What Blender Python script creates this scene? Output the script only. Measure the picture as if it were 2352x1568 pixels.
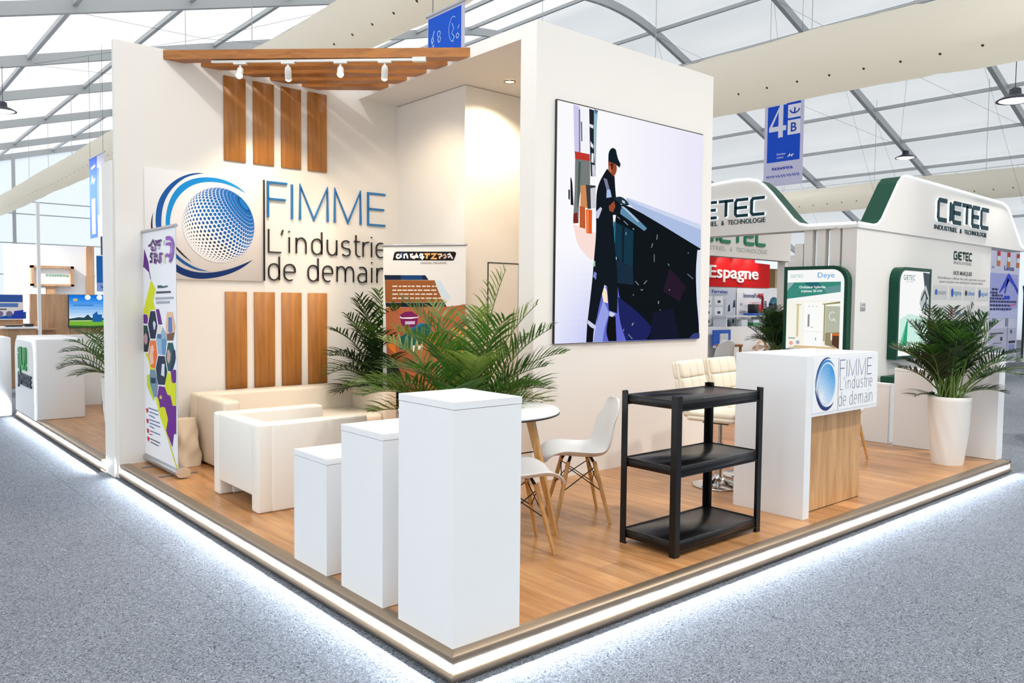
import bpy, bmesh, math, random
from mathutils import Vector, Matrix

S = bpy.context.scene
for o in list(bpy.data.objects):
    bpy.data.objects.remove(o)
COL = S.collection

# ------------------------------------------------------------ camera
YAW, PITCH, ROLL = math.radians(49.196), math.radians(-2.838), math.radians(0.5886)
cam_data = bpy.data.cameras.new('camera')
cam_data.sensor_width = 36.0
cam_data.lens = 27.847
cam_data.clip_end = 300
cam = bpy.data.objects.new('camera', cam_data)
COL.objects.link(cam)
fw = Vector((math.cos(YAW) * math.cos(PITCH), math.sin(YAW) * math.cos(PITCH), math.sin(PITCH)))
rt = Vector((math.sin(YAW), -math.cos(YAW), 0))
up = rt.cross(fw)
rt2 = rt * math.cos(ROLL) + up * math.sin(ROLL)
up2 = up * math.cos(ROLL) - rt * math.sin(ROLL)
M = Matrix((rt2, up2, -fw)).transposed().to_4x4()
M.translation = Vector((-1.826, -2.453, 1.51))
cam.matrix_world = M
S.camera = cam

# ------------------------------------------------------------ exposure
S.view_settings.view_transform = 'Standard'
S.view_settings.look = 'None'
S.view_settings.exposure = -0.85
S.view_settings.gamma = 1.0
S.view_settings.use_curve_mapping = False

# ------------------------------------------------------------ daylight outside the tent
world = bpy.data.worlds.new('overcast_sky')
S.world = world
world.use_nodes = True
wn = world.node_tree.nodes
wn['Background'].inputs['Color'].default_value = (0.93, 0.97, 1.0, 1)
wn['Background'].inputs['Strength'].default_value = 2.1

def add_light(name, kind, loc, energy, color=(1, 1, 1), target=None, size=0.1, size_y=None, spot=None, blend=0.4):
    d = bpy.data.lights.new(name, kind)
    d.energy = energy
    d.color = color
    if kind == 'AREA':
        d.size = size
        if size_y:
            d.shape = 'RECTANGLE'
            d.size_y = size_y
    elif kind == 'SUN':
        d.angle = size
    else:
        d.shadow_soft_size = size
    if kind == 'SPOT':
        d.spot_size = spot
        d.spot_blend = blend
    o = bpy.data.objects.new(name, d)
    COL.objects.link(o)
    o.location = loc
    if target is not None:
        o.rotation_euler = (Vector(target) - Vector(loc)).to_track_quat('-Z', 'Y').to_euler()
    return o

# the sun stands on the left of the tent and shines through its left roof slope
add_light('sun', 'SUN', (-60, 10, 40), 11.0, (1.0, 0.97, 0.92), (0, 14, 0), size=0.02)

# ------------------------------------------------------------ helpers
P = 0.11                      # height of the booth platform above the carpet
TAU = 2 * math.pi

def lin(c):
    r = []
    for x in c:
        x = x / 255.0
        r.append(x / 12.92 if x <= 0.04045 else ((x + 0.055) / 1.055) ** 2.4)
    return r

MATS = {}
def mat(name, rgb=(200, 200, 200), rough=0.5, metal=0.0, emit=0.0, spec=0.5, coat=0.0, transl=0.0, vcol=False, noise=None, bump=None):
    if name in MATS:
        return MATS[name]
    m = bpy.data.materials.new(name)
    m.use_nodes = True
    nt = m.node_tree
    b = nt.nodes['Principled BSDF']
    c = lin(rgb) + [1]
    b.inputs['Base Color'].default_value = c
    b.inputs['Roughness'].default_value = rough
    b.inputs['Metallic'].default_value = metal
    b.inputs['Specular IOR Level'].default_value = spec
    b.inputs['Coat Weight'].default_value = coat
    src = None
    if vcol:
        a = nt.nodes.new('ShaderNodeVertexColor')
        a.layer_name = 'Col'
        src = a.outputs['Color']
        nt.links.new(src, b.inputs['Base Color'])
    if noise:
        sc, amt = noise
        tc = nt.nodes.new('ShaderNodeTexCoord')
        n = nt.nodes.new('ShaderNodeTexNoise')
        n.inputs['Scale'].default_value = sc
        n.inputs['Detail'].default_value = 4
        r = nt.nodes.new('ShaderNodeMapRange')
        r.inputs['To Min'].default_value = 1 - amt
        r.inputs['To Max'].default_value = 1 + amt * 0.5
        mx = nt.nodes.new('ShaderNodeMix')
        mx.data_type = 'RGBA'
        mx.blend_type = 'MULTIPLY'
        mx.inputs['Factor'].default_value = 1
        nt.links.new(tc.outputs['Object'], n.inputs['Vector'])
        nt.links.new(n.outputs['Fac'], r.inputs['Value'])
        mx.inputs['A'].default_value = c
        nt.links.new(r.outputs['Result'], mx.inputs['B'])
        nt.links.new(mx.outputs['Result'], b.inputs['Base Color'])
    if bump:
        sc, st = bump
        tc = nt.nodes.new('ShaderNodeTexCoord')
        n = nt.nodes.new('ShaderNodeTexNoise')
        n.inputs['Scale'].default_value = sc
        n.inputs['Detail'].default_value = 3
        bm_ = nt.nodes.new('ShaderNodeBump')
        bm_.inputs['Strength'].default_value = st
        bm_.inputs['Distance'].default_value = 0.02
        nt.links.new(tc.outputs['Object'], n.inputs['Vector'])
        nt.links.new(n.outputs['Fac'], bm_.inputs['Height'])
        nt.links.new(bm_.outputs['Normal'], b.inputs['Normal'])
    if emit:
        b.inputs['Emission Strength'].default_value = emit
        if src:
            nt.links.new(src, b.inputs['Emission Color'])
            b.inputs['Base Color'].default_value = (0.003, 0.003, 0.003, 1)
            for l in list(nt.links):
                if l.to_socket == b.inputs['Base Color']:
                    nt.links.remove(l)
            b.inputs['Base Color'].default_value = (0.003, 0.003, 0.003, 1)
        else:
            b.inputs['Emission Color'].default_value = c
    if transl:
        t = nt.nodes.new('ShaderNodeBsdfTranslucent')
        t.inputs['Color'].default_value = c
        mx = nt.nodes.new('ShaderNodeMixShader')
        mx.inputs['Fac'].default_value = transl
        out = nt.nodes['Material Output']
        nt.links.new(b.outputs[0], mx.inputs[1])
        nt.links.new(t.outputs[0], mx.inputs[2])
        nt.links.new(mx.outputs[0], out.inputs['Surface'])
    MATS[name] = m
    return m

def wood_mat(name, ca, cb, scale=1.0, rough=0.4, planks=None, stretch=(1, 1, 1), bands=9.0, coat=0.0):
    """streaky wood; the grain runs along the axis whose stretch is smallest"""
    m = bpy.data.materials.new(name)
    m.use_nodes = True
    nt = m.node_tree
    N, Lk = nt.nodes, nt.links
    b = N['Principled BSDF']
    tc = N.new('ShaderNodeTexCoord')
    mp = N.new('ShaderNodeMapping')
    mp.inputs['Scale'].default_value = [s * scale for s in stretch]
    Lk.new(tc.outputs['Object'], mp.inputs['Vector'])
    n1 = N.new('ShaderNodeTexNoise')
    n1.inputs['Scale'].default_value = bands
    n1.inputs['Detail'].default_value = 6
    n1.inputs['Roughness'].default_value = 0.62
    n1.inputs['Distortion'].default_value = 0.6
    Lk.new(mp.outputs['Vector'], n1.inputs['Vector'])
    cr = N.new('ShaderNodeValToRGB')
    cr.color_ramp.elements[0].position = 0.30
    cr.color_ramp.elements[0].color = lin(ca) + [1]
    cr.color_ramp.elements[1].position = 0.68
    cr.color_ramp.elements[1].color = lin(cb) + [1]
    col = cr.outputs['Color']
    Lk.new(n1.outputs['Fac'], cr.inputs['Fac'])
    if planks:
        pw, pl = planks
        mp2 = N.new('ShaderNodeMapping')
        mp2.inputs['Rotation'].default_value = (0, 0, math.radians(90))
        Lk.new(tc.outputs['Object'], mp2.inputs['Vector'])
        br = N.new('ShaderNodeTexBrick')
        br.offset = 0.37
        br.inputs['Color1'].default_value = (0.86, 0.86, 0.86, 1)
        br.inputs['Color2'].default_value = (1.1, 1.1, 1.1, 1)
        br.inputs['Mortar'].default_value = (0.62, 0.6, 0.58, 1)
        br.inputs['Scale'].default_value = 1.0
        br.inputs['Mortar Size'].default_value = 0.0015
        br.inputs['Brick Width'].default_value = pl
        br.inputs['Row Height'].default_value = pw
        Lk.new(mp2.outputs['Vector'], br.inputs['Vector'])
        mx = N.new('ShaderNodeMix')
        mx.data_type = 'RGBA'
        mx.blend_type = 'MULTIPLY'
        mx.inputs['Factor'].default_value = 1
        Lk.new(col, mx.inputs['A'])
        Lk.new(br.outputs['Color'], mx.inputs['B'])
        col = mx.outputs['Result']
    Lk.new(col, b.inputs['Base Color'])
    b.inputs['Roughness'].default_value = rough
    b.inputs['Coat Weight'].default_value = coat
    b.inputs['Coat Roughness'].default_value = 0.2
    MATS[name] = m
    return m

class Frame:
    """local (u right, v up, w towards the viewer) on a plane in the place"""
    def __init__(s, o, u, v=(0, 0, 1)):
        s.o, s.u, s.v = Vector(o), Vector(u).normalized(), Vector(v).normalized()
        s.n = s.u.cross(s.v)
    def __call__(s, u, v, w=0.0):
        return s.o + s.u * u + s.v * v + s.n * w

def facing_y(x, y, z=0.0):      # a face that looks towards -Y
    return Frame((x, y, z), (1, 0, 0))
def facing_x(x, y, z=0.0):      # a face that looks towards -X (u runs towards -Y)
    return Frame((x, y, z), (0, -1, 0))

class MB:
    def __init__(s):
        s.v, s.f, s.m, s.sm, s.c, s.mats = [], [], [], [], [], []
    def mi(s, m):
        if m not in s.mats:
            s.mats.append(m)
        return s.mats.index(m)
    def add(s, vs, fs, m, smooth=False, col=(255, 255, 255)):
        b = len(s.v)
        s.v += [Vector(p) for p in vs]
        k = s.mi(m)
        c = tuple(lin(col)) + (1.0,)
        for f in fs:
            s.f.append([b + i for i in f])
            s.m.append(k)
            s.sm.append(smooth)
            s.c.append(c)
        return s
    def box(s, x0, x1, y0, y1, z0, z1, m, r=0.0, seg=2, X=None, smooth=True):
        x0, x1 = min(x0, x1), max(x0, x1)
        y0, y1 = min(y0, y1), max(y0, y1)
        z0, z1 = min(z0, z1), max(z0, z1)
        bm = bmesh.new()
        bmesh.ops.create_cube(bm, size=1.0)
        for v in bm.verts:
            v.co = Vector(((x0 + x1) / 2 + v.co.x * (x1 - x0), (y0 + y1) / 2 + v.co.y * (y1 - y0), (z0 + z1) / 2 + v.co.z * (z1 - z0)))
        if r > 0:
            r = min(r, 0.49 * min(x1 - x0, y1 - y0, z1 - z0))
            bmesh.ops.bevel(bm, geom=bm.edges[:], offset=r, segments=seg, profile=0.5, affect='EDGES')
        bm.verts.index_update()
        vs = [v.co.copy() for v in bm.verts]
        fs = [[v.index for v in f.verts] for f in bm.faces]
        bm.free()
        if X:
            vs = [X @ v for v in vs]
        return s.add(vs, fs, m, smooth and r > 0)
    def ring(s, rings, m, smooth=True, close=True, cap0=True, cap1=True):
        n = len(rings[0])
        vs = [p for r in rings for p in r]
        fs = []
        for i in range(len(rings) - 1):
            for j in range(n if close else n - 1):
                k = (j + 1) % n
                fs.append([i * n + j, i * n + k, (i + 1) * n + k, (i + 1) * n + j])
        s.add(vs, fs, m, smooth)
        if close and cap0:
            s.add(rings[0][::-1], [list(range(n))], m)
        if close and cap1:
            s.add(rings[-1], [list(range(n))], m)
        return s
    def tube(s, path, r, m, n=10, cap=True, flat=1.0):
        path = [Vector(p) for p in path]
        rs = r if isinstance(r, (list, tuple)) else [r] * len(path)
        rings = []
        up_ = None
        for i, p in enumerate(path):
            t = (path[min(i + 1, len(path) - 1)] - path[max(i - 1, 0)]).normalized()
            if up_ is None:
                a = Vector((0, 0, 1)) if abs(t.z) < 0.95 else Vector((1, 0, 0))
            else:
                a = up_
            side = t.cross(a)
            if side.length < 1e-6:
                side = t.cross(Vector((0, 1, 0)))
            side.normalize()
            up_ = side.cross(t).normalized()
            rings.append([p + (side * math.cos(TAU * k / n) + up_ * math.sin(TAU * k / n) * flat) * rs[i] for k in range(n)])
        return s.ring(rings, m, True, True, cap, cap)
    def rod(s, a, b, r0, m, r1=None, n=10):
        return s.tube([a, b], [r0, r0 if r1 is None else r1], m, n)
    def bar(s, a, b, w, h, m, upv=(0, 0, 1)):
        a, b = Vector(a), Vector(b)
        t = (b - a).normalized()
        sd = t.cross(Vector(upv)).normalized()
        u = sd.cross(t).normalized()
        q = [(-1, -1), (1, -1), (1, 1), (-1, 1)]
        r0 = [a + sd * (i * w / 2) + u * (j * h / 2) for i, j in q]
        r1 = [b + sd * (i * w / 2) + u * (j * h / 2) for i, j in q]
        return s.ring([r0, r1], m, False)
    def lathe(s, prof, m, c=(0, 0, 0), n=32, cap=True):
        rings = [[Vector((c[0] + r * math.cos(TAU * k / n), c[1] + r * math.sin(TAU * k / n), c[2] + z)) for k in range(n)] for r, z in prof]
        return s.ring(rings, m, True, True, cap, cap)
    def poly(s, F, pts, m, w=0.0, col=(255, 255, 255)):
        a = sum(pts[i][0] * pts[(i + 1) % len(pts)][1] - pts[(i + 1) % len(pts)][0] * pts[i][1] for i in range(len(pts)))
        if a < 0:
            pts = pts[::-1]
        return s.add([F(u, v, w) for u, v in pts], [list(range(len(pts)))], m, False, col)
    def rect(s, F, u0, v0, u1, v1, m, w=0.0, col=(255, 255, 255)):
        return s.poly(F, [(u0, v0), (u1, v0), (u1, v1), (u0, v1)], m, w, col)
    def prism(s, F, pts, w0, w1, m, mside=None, col=(255, 255, 255)):
        a = sum(pts[i][0] * pts[(i + 1) % len(pts)][1] - pts[(i + 1) % len(pts)][0] * pts[i][1] for i in range(len(pts)))
        if a < 0:
            pts = pts[::-1]
        n = len(pts)
        vs = [F(u, v, w0) for u, v in pts] + [F(u, v, w1) for u, v in pts]
        s.add(vs, [list(range(n, 2 * n))], m, False, col)
        s.add(vs, [list(range(n))[::-1]], m, False, col)
        for i in range(n):
            k = (i + 1) % n
            ms = mside(pts[i], pts[k]) if callable(mside) else (mside or m)
            s.add([vs[i], vs[k], vs[n + k], vs[n + i]], [[0, 1, 2, 3]], ms, False, col)
        return s
    def stroke(s, F, pts, width, m, w0=0.0, w1=None, col=(255, 255, 255)):
        pts = [Vector((p[0], p[1])) for p in pts]
        q = [pts[0]]
        for p in pts[1:]:
            if (p - q[-1]).length > 1e-5:
                q.append(p)
        pts = q
        n = len(pts)
        closed = n > 2 and (pts[0] - pts[-1]).length < 1e-4
        Lf, Rt = [], []
        for i in range(n):
            if closed:
                a = pts[i] - pts[i - 1 if i > 0 else n - 2]
                b = pts[i + 1 if i < n - 1 else 1] - pts[i]
            else:
                a = pts[i] - pts[i - 1] if i > 0 else pts[1] - pts[0]
                b = pts[i + 1] - pts[i] if i < n - 1 else a
            a, b = a.normalized(), b.normalized()
            na, nb = Vector((-a.y, a.x)), Vector((-b.y, b.x))
            nn = na + nb
            if nn.length < 1e-3:
                nn = na
            nn.normalize()
            k = width / 2 / max(0.5, nn.dot(na))
            Lf.append(pts[i] + nn * k)
            Rt.append(pts[i] - nn * k)
        if w1 is None:
            for i in range(n - 1):
                s.add([F(*Rt[i], w0), F(*Rt[i + 1], w0), F(*Lf[i + 1], w0), F(*Lf[i], w0)], [[0, 1, 2, 3]], m, False, col)
        else:
            rings = [[F(*Rt[i], w0), F(*Rt[i], w1), F(*Lf[i], w1), F(*Lf[i], w0)] for i in range(n)]
            s.ring(rings, m, False, True, not closed, not closed)
            k = s.mi(m)
            c = tuple(lin(col)) + (1.0,)
            cnt = (n - 1) * 4 + (0 if closed else 2)
            for i in range(len(s.c) - cnt, len(s.c)):
                s.c[i] = c
        return s
    def disc(s, F, u, v, r, m, w=0.0, n=16, col=(255, 255, 255), ry=None):
        return s.poly(F, [(u + r * math.cos(TAU * k / n), v + (ry or r) * math.sin(TAU * k / n)) for k in range(n)], m, w, col)
    def text(s, F, txt, u0, v0, h, m, w=0.0, ext=0.0, width=None, bold=0.0, col=(255, 255, 255)):
        vs, fs = text_geo(txt, ext, bold)
        if not vs:
            return s
        xs = [p.x for p in vs]
        ys = [p.y for p in vs]
        sy = h / 0.69
        sx = sy if width is None else width / (max(xs) - min(xs))
        mx = min(xs)
        return s.add([F(u0 + (p.x - mx) * sx, v0 + p.y * sy, w + p.z) for p in vs], fs, m, False, col)
    def build(s, name, parent=None, origin=None, world_coords=True):
        me = bpy.data.meshes.new(name)
        o = bpy.data.objects.new(name, me)
        if parent is not None and world_coords:
            org = parent_origin(parent)
        elif origin is not None and origin != 'auto':
            org = Vector(origin)
        else:
            org = Vector((0, 0, 0))
        if origin == 'auto':
            xs = [p.x for p in s.v]; ys = [p.y for p in s.v]; zs = [p.z for p in s.v]
            org = Vector(((min(xs) + max(xs)) / 2, (min(ys) + max(ys)) / 2, min(zs)))
        me.from_pydata([tuple(p - org) for p in s.v], [], s.f)
        for m in s.mats:
            me.materials.append(m)
        ca = me.color_attributes.new('Col', 'FLOAT_COLOR', 'CORNER')
        li = 0
        for pi, p in enumerate(me.polygons):
            p.material_index = s.m[pi]
            p.use_smooth = s.sm[pi]
            for k in range(p.loop_total):
                ca.data[p.loop_start + k].color = s.c[pi]
        me.update()
        COL.objects.link(o)
        if parent is not None:
            o.parent = parent
        else:
            o.location = org
        return o

def parent_origin(p):
    v = Vector((0, 0, 0))
    while p is not None:
        v += p.location
        p = p.parent
    return v

_TXT = {}
def text_geo(txt, ext=0.0, bold=0.0):
    key = (txt, ext, bold)
    if key in _TXT:
        return _TXT[key]
    cu = bpy.data.curves.new('lettering', 'FONT')
    cu.body = txt
    cu.size = 1.0
    cu.resolution_u = 3
    cu.extrude = ext
    cu.offset = bold
    ob = bpy.data.objects.new('lettering', cu)
    COL.objects.link(ob)
    dg = bpy.context.evaluated_depsgraph_get()
    me = bpy.data.meshes.new_from_object(ob.evaluated_get(dg))
    vs = [v.co.copy() for v in me.vertices]
    fs = [list(p.vertices) for p in me.polygons]
    bpy.data.objects.remove(ob)
    bpy.data.curves.remove(cu)
    bpy.data.meshes.remove(me)
    _TXT[key] = (vs, fs)
    return _TXT[key]

def thing(name, label, cat, loc=(0, 0, 0), rotz=0.0, group=None):
    o = bpy.data.objects.new(name, None)
    o.empty_display_size = 0.1
    COL.objects.link(o)
    o.location = loc
    o.rotation_euler = (0, 0, rotz)
    tag(o, label, cat, group)
    return o

def tag(o, label, cat, group=None):
    o['label'] = label
    o['category'] = cat
    if group:
        o['group'] = group
    return o

def struct(mb, name, label=None, parent=None):
    o = mb.build(name, parent)
    if parent is None:
        o['kind'] = 'structure'
        o['label'] = label or name.replace('_', ' ')
        o['category'] = name.split('_')[0]
    return o

def dup(root, loc, rotz, label=None, scale=None):
    r = root.copy()
    COL.objects.link(r)
    r.location = loc
    r.rotation_euler = (0, 0, rotz)
    if scale:
        r.scale = (scale, scale, scale)
    if label:
        r['label'] = label
    for ch in list(root.children):
        c = ch.copy()
        COL.objects.link(c)
        c.parent = r
        for g in ch.children:
            d = g.copy()
            COL.objects.link(d)
            d.parent = c
    return r

def arc(cx, cy, rx, ry, a0, a1, n=12):
    return [(cx + rx * math.cos(math.radians(a0 + (a1 - a0) * i / n)), cy + ry * math.sin(math.radians(a0 + (a1 - a0) * i / n))) for i in range(n + 1)]

def rrect(u0, v0, u1, v1, r, corners=(1, 1, 1, 1), n=6):
    """rounded rectangle, corners in order bottom left, bottom right, top right, top left"""
    pts = []
    for (cx, cy, a, k, px, py) in ((u0 + r, v0 + r, 180, corners[0], u0, v0), (u1 - r, v0 + r, 270, corners[1], u1, v0), (u1 - r, v1 - r, 0, corners[2], u1, v1), (u0 + r, v1 - r, 90, corners[3], u0, v1)):
        if k:
            pts += arc(cx, cy, r, r, a, a + 90, n)
        else:
            pts.append((px, py))
    return pts

def soften(pts, times=2, keep=62):
    """round off a traced outline, keeping its sharp tips"""
    for _ in range(times):
        out = []
        n = len(pts)
        for i in range(n):
            a, b, c = Vector(pts[i - 1]), Vector(pts[i]), Vector(pts[(i + 1) % n])
            d1, d2 = b - a, c - b
            if d1.length < 1e-6 or d2.length < 1e-6:
                out.append(tuple(b)); continue
            if math.degrees(d1.angle(d2)) > keep:
                out.append(tuple(b))
            else:
                out.append(tuple(b - d1 * .25)); out.append(tuple(b + d2 * .25))
        pts = out
    return pts

# one-line alphabet: strokes on a grid with x-height 1 and cap height 1.42
GL = {
 'n': ([[(0, 0), (0, 1)], [(0, .5)] + arc(.36, .58, .36, .42, 180, 0) + [(.72, 0)]], .72),
 'm': ([[(0, 0), (0, 1)], [(0, .5)] + arc(.32, .6, .32, .4, 180, 0) + [(.64, 0)], [(.64, .5)] + arc(.96, .6, .32, .4, 180, 0) + [(1.28, 0)]], 1.28),
 'd': ([[(.72, .7)] + arc(.36, .62, .36, .38, 0, 180) + arc(.36, .38, .36, .38, 180, 360) + [(.72, .7)], [(.72, 0), (.72, 1.45)]], .72),
 'u': ([[(0, 1), (0, .4)] + arc(.36, .4, .36, .4, 180, 360) + [(.72, .5)], [(.72, 0), (.72, 1)]], .72),
 'i': ([[(0, 0), (0, 1)], [(0, 1.3), (0, 1.38)]], 0.0),
 't': ([[(0, 1.42), (0, .28)] + arc(.24, .26, .24, .26, 180, 270) + [(.36, 0)], [(-.16, 1), (.34, 1)]], .36),
 'r': ([[(0, 0), (0, 1)], [(0, .55)] + arc(.34, .6, .34, .4, 180, 90) + [(.46, 1)]], .46),
 'e': ([[(0, .52), (.7, .52), (.7, .62)] + arc(.35, .63, .35, .37, 0, 180) + [(0, .38)] + arc(.35, .37, .35, .37, 180, 300)], .70),
 'a': ([[(.1, .96), (.2, 1)] + arc(.34, .66, .3, .34, 90, 0) + [(.64, 0)], [(.64, .58), (.28, .58)] + arc(.28, .29, .28, .29, 90, 270) + [(.44, .02), (.64, .16)]], .64),
 's': ([arc(.32, .76, .29, .24, 35, 180) + arc(.2, .72, .17, .2, 190, 260, 5) + [(.45, .47)] + arc(.42, .26, .2, .24, 70, -70, 8) + arc(.32, .24, .3, .24, -80, -145, 6)], .62),
 'L': ([[(0, 1.42), (0, 0), (.8, 0)]], .8),
 "'": ([[(.12, 1.42), (0, 1.1)]], .12),
}
def glyph(mb, F, ch, u, v, xh, width, m, w0, w1, col=(255, 255, 255), xs=1.0):
    for st in GL[ch][0]:
        mb.stroke(F, [(u + p[0] * xh * xs, v + p[1] * xh) for p in st], width, m, w0, w1, col)

PRINT = mat('printed_vinyl', rough=0.55, spec=0.2, vcol=True)
PRINT_MATT = mat('printed_board', rough=0.6, spec=0.25, vcol=True)

# ------------------------------------------------------------ materials of the setting
CARPET = mat('grey_needle_carpet', (140, 145, 153), rough=0.95, spec=0.1)
def _carpet():
    nt = CARPET.node_tree
    N, Lk = nt.nodes, nt.links
    b = N['Principled BSDF']
    tc = N.new('ShaderNodeTexCoord')
    n1 = N.new('ShaderNodeTexNoise'); n1.inputs['Scale'].default_value = 34; n1.inputs['Detail'].default_value = 2.5; n1.inputs['Distortion'].default_value = 4.5; n1.inputs['Roughness'].default_value = 0.6
    n2 = N.new('ShaderNodeTexNoise'); n2.inputs['Scale'].default_value = 0.8
    cr = N.new('ShaderNodeValToRGB')
    e = cr.color_ramp.elements
    e[0].position = 0.36; e[0].color = lin((62, 68, 77)) + [1]
    e[1].position = 0.66; e[1].color = lin((146, 152, 161)) + [1]
    Lk.new(tc.outputs['Object'], n1.inputs['Vector']); Lk.new(tc.outputs['Object'], n2.inputs['Vector'])
    Lk.new(n1.outputs['Fac'], cr.inputs['Fac'])
    mr = N.new('ShaderNodeMapRange'); mr.inputs['To Min'].default_value = 0.9; mr.inputs['To Max'].default_value = 1.1
    Lk.new(n2.outputs['Fac'], mr.inputs['Value'])
    mx = N.new('ShaderNodeMix'); mx.data_type = 'RGBA'; mx.blend_type = 'MULTIPLY'; mx.inputs['Factor'].default_value = 1
    Lk.new(cr.outputs['Color'], mx.inputs['A']); Lk.new(mr.outputs['Result'], mx.inputs['B'])
    # seams between the carpet widths
    br = N.new('ShaderNodeTexBrick'); br.offset = 0
    br.inputs['Color1'].default_value = br.inputs['Color2'].default_value = (1, 1, 1, 1)
    br.inputs['Mortar'].default_value = (0.82, 0.83, 0.86, 1)
    br.inputs['Scale'].default_value = 1; br.inputs['Mortar Size'].default_value = 0.006
    br.inputs['Brick Width'].default_value = 60; br.inputs['Row Height'].default_value = 2.0
    mp = N.new('ShaderNodeMapping'); mp.inputs['Rotation'].default_value = (0, 0, math.radians(90)); mp.inputs['Location'].default_value = (30, 0.4, 0)
    Lk.new(tc.outputs['Object'], mp.inputs['Vector']); Lk.new(mp.outputs['Vector'], br.inputs['Vector'])
    mx2 = N.new('ShaderNodeMix'); mx2.data_type = 'RGBA'; mx2.blend_type = 'MULTIPLY'; mx2.inputs['Factor'].default_value = 1
    Lk.new(mx.outputs['Result'], mx2.inputs['A']); Lk.new(br.outputs['Color'], mx2.inputs['B'])
    Lk.new(mx2.outputs['Result'], b.inputs['Base Color'])
    bp = N.new('ShaderNodeBump'); bp.inputs['Strength'].default_value = 0.5; bp.inputs['Distance'].default_value = 0.004
    Lk.new(n1.outputs['Fac'], bp.inputs['Height']); Lk.new(bp.outputs['Normal'], b.inputs['Normal'])
_carpet()
MEMBRANE = mat('tent_membrane', (236, 238, 240), rough=0.7, transl=0.45, bump=(0.6, 0.12))
GABLE = mat('tent_gable_membrane', (238, 245, 252), rough=0.7, transl=0.88)
ALU = mat('mill_aluminium', (186, 189, 191), rough=0.5, metal=0.25)
ALU_DARK = mat('dark_fitting', (70, 72, 74), rough=0.5, metal=0.5)
BOOTH = mat('warm_white_paint', (238, 234, 228), rough=0.55, spec=0.3, noise=(1.5, 0.02))
WHITE = mat('white_laminate', (236, 238, 240), rough=0.28, noise=(3, 0.02))
WHITE_MATT = mat('white_paint', (238, 239, 240), rough=0.6)
BLACK = mat('black_line', (14, 14, 15), rough=0.5)
DECK = wood_mat('oak_laminate', (158, 106, 60), (206, 154, 102), scale=1.0, rough=0.30, planks=(0.19, 1.25), stretch=(9, 0.8, 9), bands=1.6)
OAK = wood_mat('oak_board', (172, 124, 78), (214, 170, 118), scale=1.0, rough=0.4, stretch=(10, 10, 0.9), bands=1.5)
TEAK = wood_mat('honey_board', (150, 92, 38), (196, 134, 66), scale=1.0, rough=0.4, stretch=(9, 9, 0.8), bands=1.6)
BEAMWOOD = wood_mat('honey_beam', (140, 84, 34), (190, 124, 58), scale=1.0, rough=0.42, stretch=(3, 3, 22), bands=1.2)
METAL = mat('brushed_steel', (158, 140, 120), rough=0.38, metal=0.9, noise=(2, 0.05))
LED = mat('led_diffuser', (235, 244, 255), rough=0.4, emit=620.0)

# ------------------------------------------------------------ ground and tent
fl = MB()
fl.add([(-13, -26, 0), (41, -26, 0), (41, 43, 0), (-13, 43, 0)], [[0, 1, 2, 3]], CARPET)
struct(fl, 'floor', 'grey needle felt carpet of the exhibition hall')

def roof_z(x):
    return 6.8 + 0.28 * x if x < 18 else 11.84 - 0.355 * (x - 18)
RAFT_Y = [-12.4, -7.5, -2.7, 2.2, 6.87, 11.15, 15.75, 20.6, 25.4, 31.2, 37.6, 42.0]
PURL_X = [-11.7, -9.4, -7.1, -4.8, -2.5, -0.2, 2.1, 4.4, 6.7, 9.0, 11.3, 13.6, 15.9, 18.0, 20.4, 22.4, 24.8, 27.2, 29.5, 31.6, 34, 36.4, 39]
rf = MB()
xs = []
for a, b in zip(PURL_X[:-1], PURL_X[1:]):
    xs += [a + (b - a) * k / 4 for k in range(4)]
xs.append(PURL_X[-1])
xs = [-12.0] + xs + [40.0]
ys = []
for a, b in zip(RAFT_Y[:-1], RAFT_Y[1:]):
    ys += [a + (b - a) * k / 6 for k in range(6)]
ys.append(RAFT_Y[-1])
vs, fs = [], []
rr = random.Random(4)
for y in ys:
    for x in xs:
        sx = 0.0
        for a, b in zip(PURL_X[:-1], PURL_X[1:]):
            if a <= x <= b:
                sx = math.sin(math.pi * (x - a) / (b - a))
        sy = 0.0
        for a, b in zip(RAFT_Y[:-1], RAFT_Y[1:]):
            if a <= y <= b:
                sy = math.sin(math.pi * (y - a) / (b - a))
        vs.append((x, y, roof_z(x) + 0.16 - 0.10 * sx * sy + rr.uniform(-.012, .012)))
nx = len(xs)
for j in range(len(ys) - 1):
    for i in range(nx - 1):
        fs.append([j * nx + i, j * nx + i + 1, (j + 1) * nx + i + 1, (j + 1) * nx + i])
rf.add(vs, fs, MEMBRANE, True)
struct(rf, 'ceiling', 'white translucent tent roof membrane')

def tent_wall(name, pts, m, label):
    w = MB()
    w.add(pts, [list(range(len(pts)))], m)
    struct(w, name, label)
tent_wall('wall_left', [(-12, -12.4, 0), (-12, 42, 0), (-12, 42, roof_z(-12) + .15), (-12, -12.4, roof_z(-12) + .15)], GABLE, 'translucent tent side wall on the left')
tent_wall('wall_right', [(40, 42, 0), (40, -12.4, 0), (40, -12.4, roof_z(40) + .15), (40, 42, roof_z(40) + .15)], GABLE, 'translucent tent side wall on the right')
tent_wall('wall_far', [(-12, 42, 0), (40, 42, 0), (40, 42, roof_z(40) + .15), (18, 42, roof_z(18) + .15), (-12, 42, roof_z(-12) + .15)], GABLE, 'pale bluish translucent gable wall at the far end')

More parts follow.
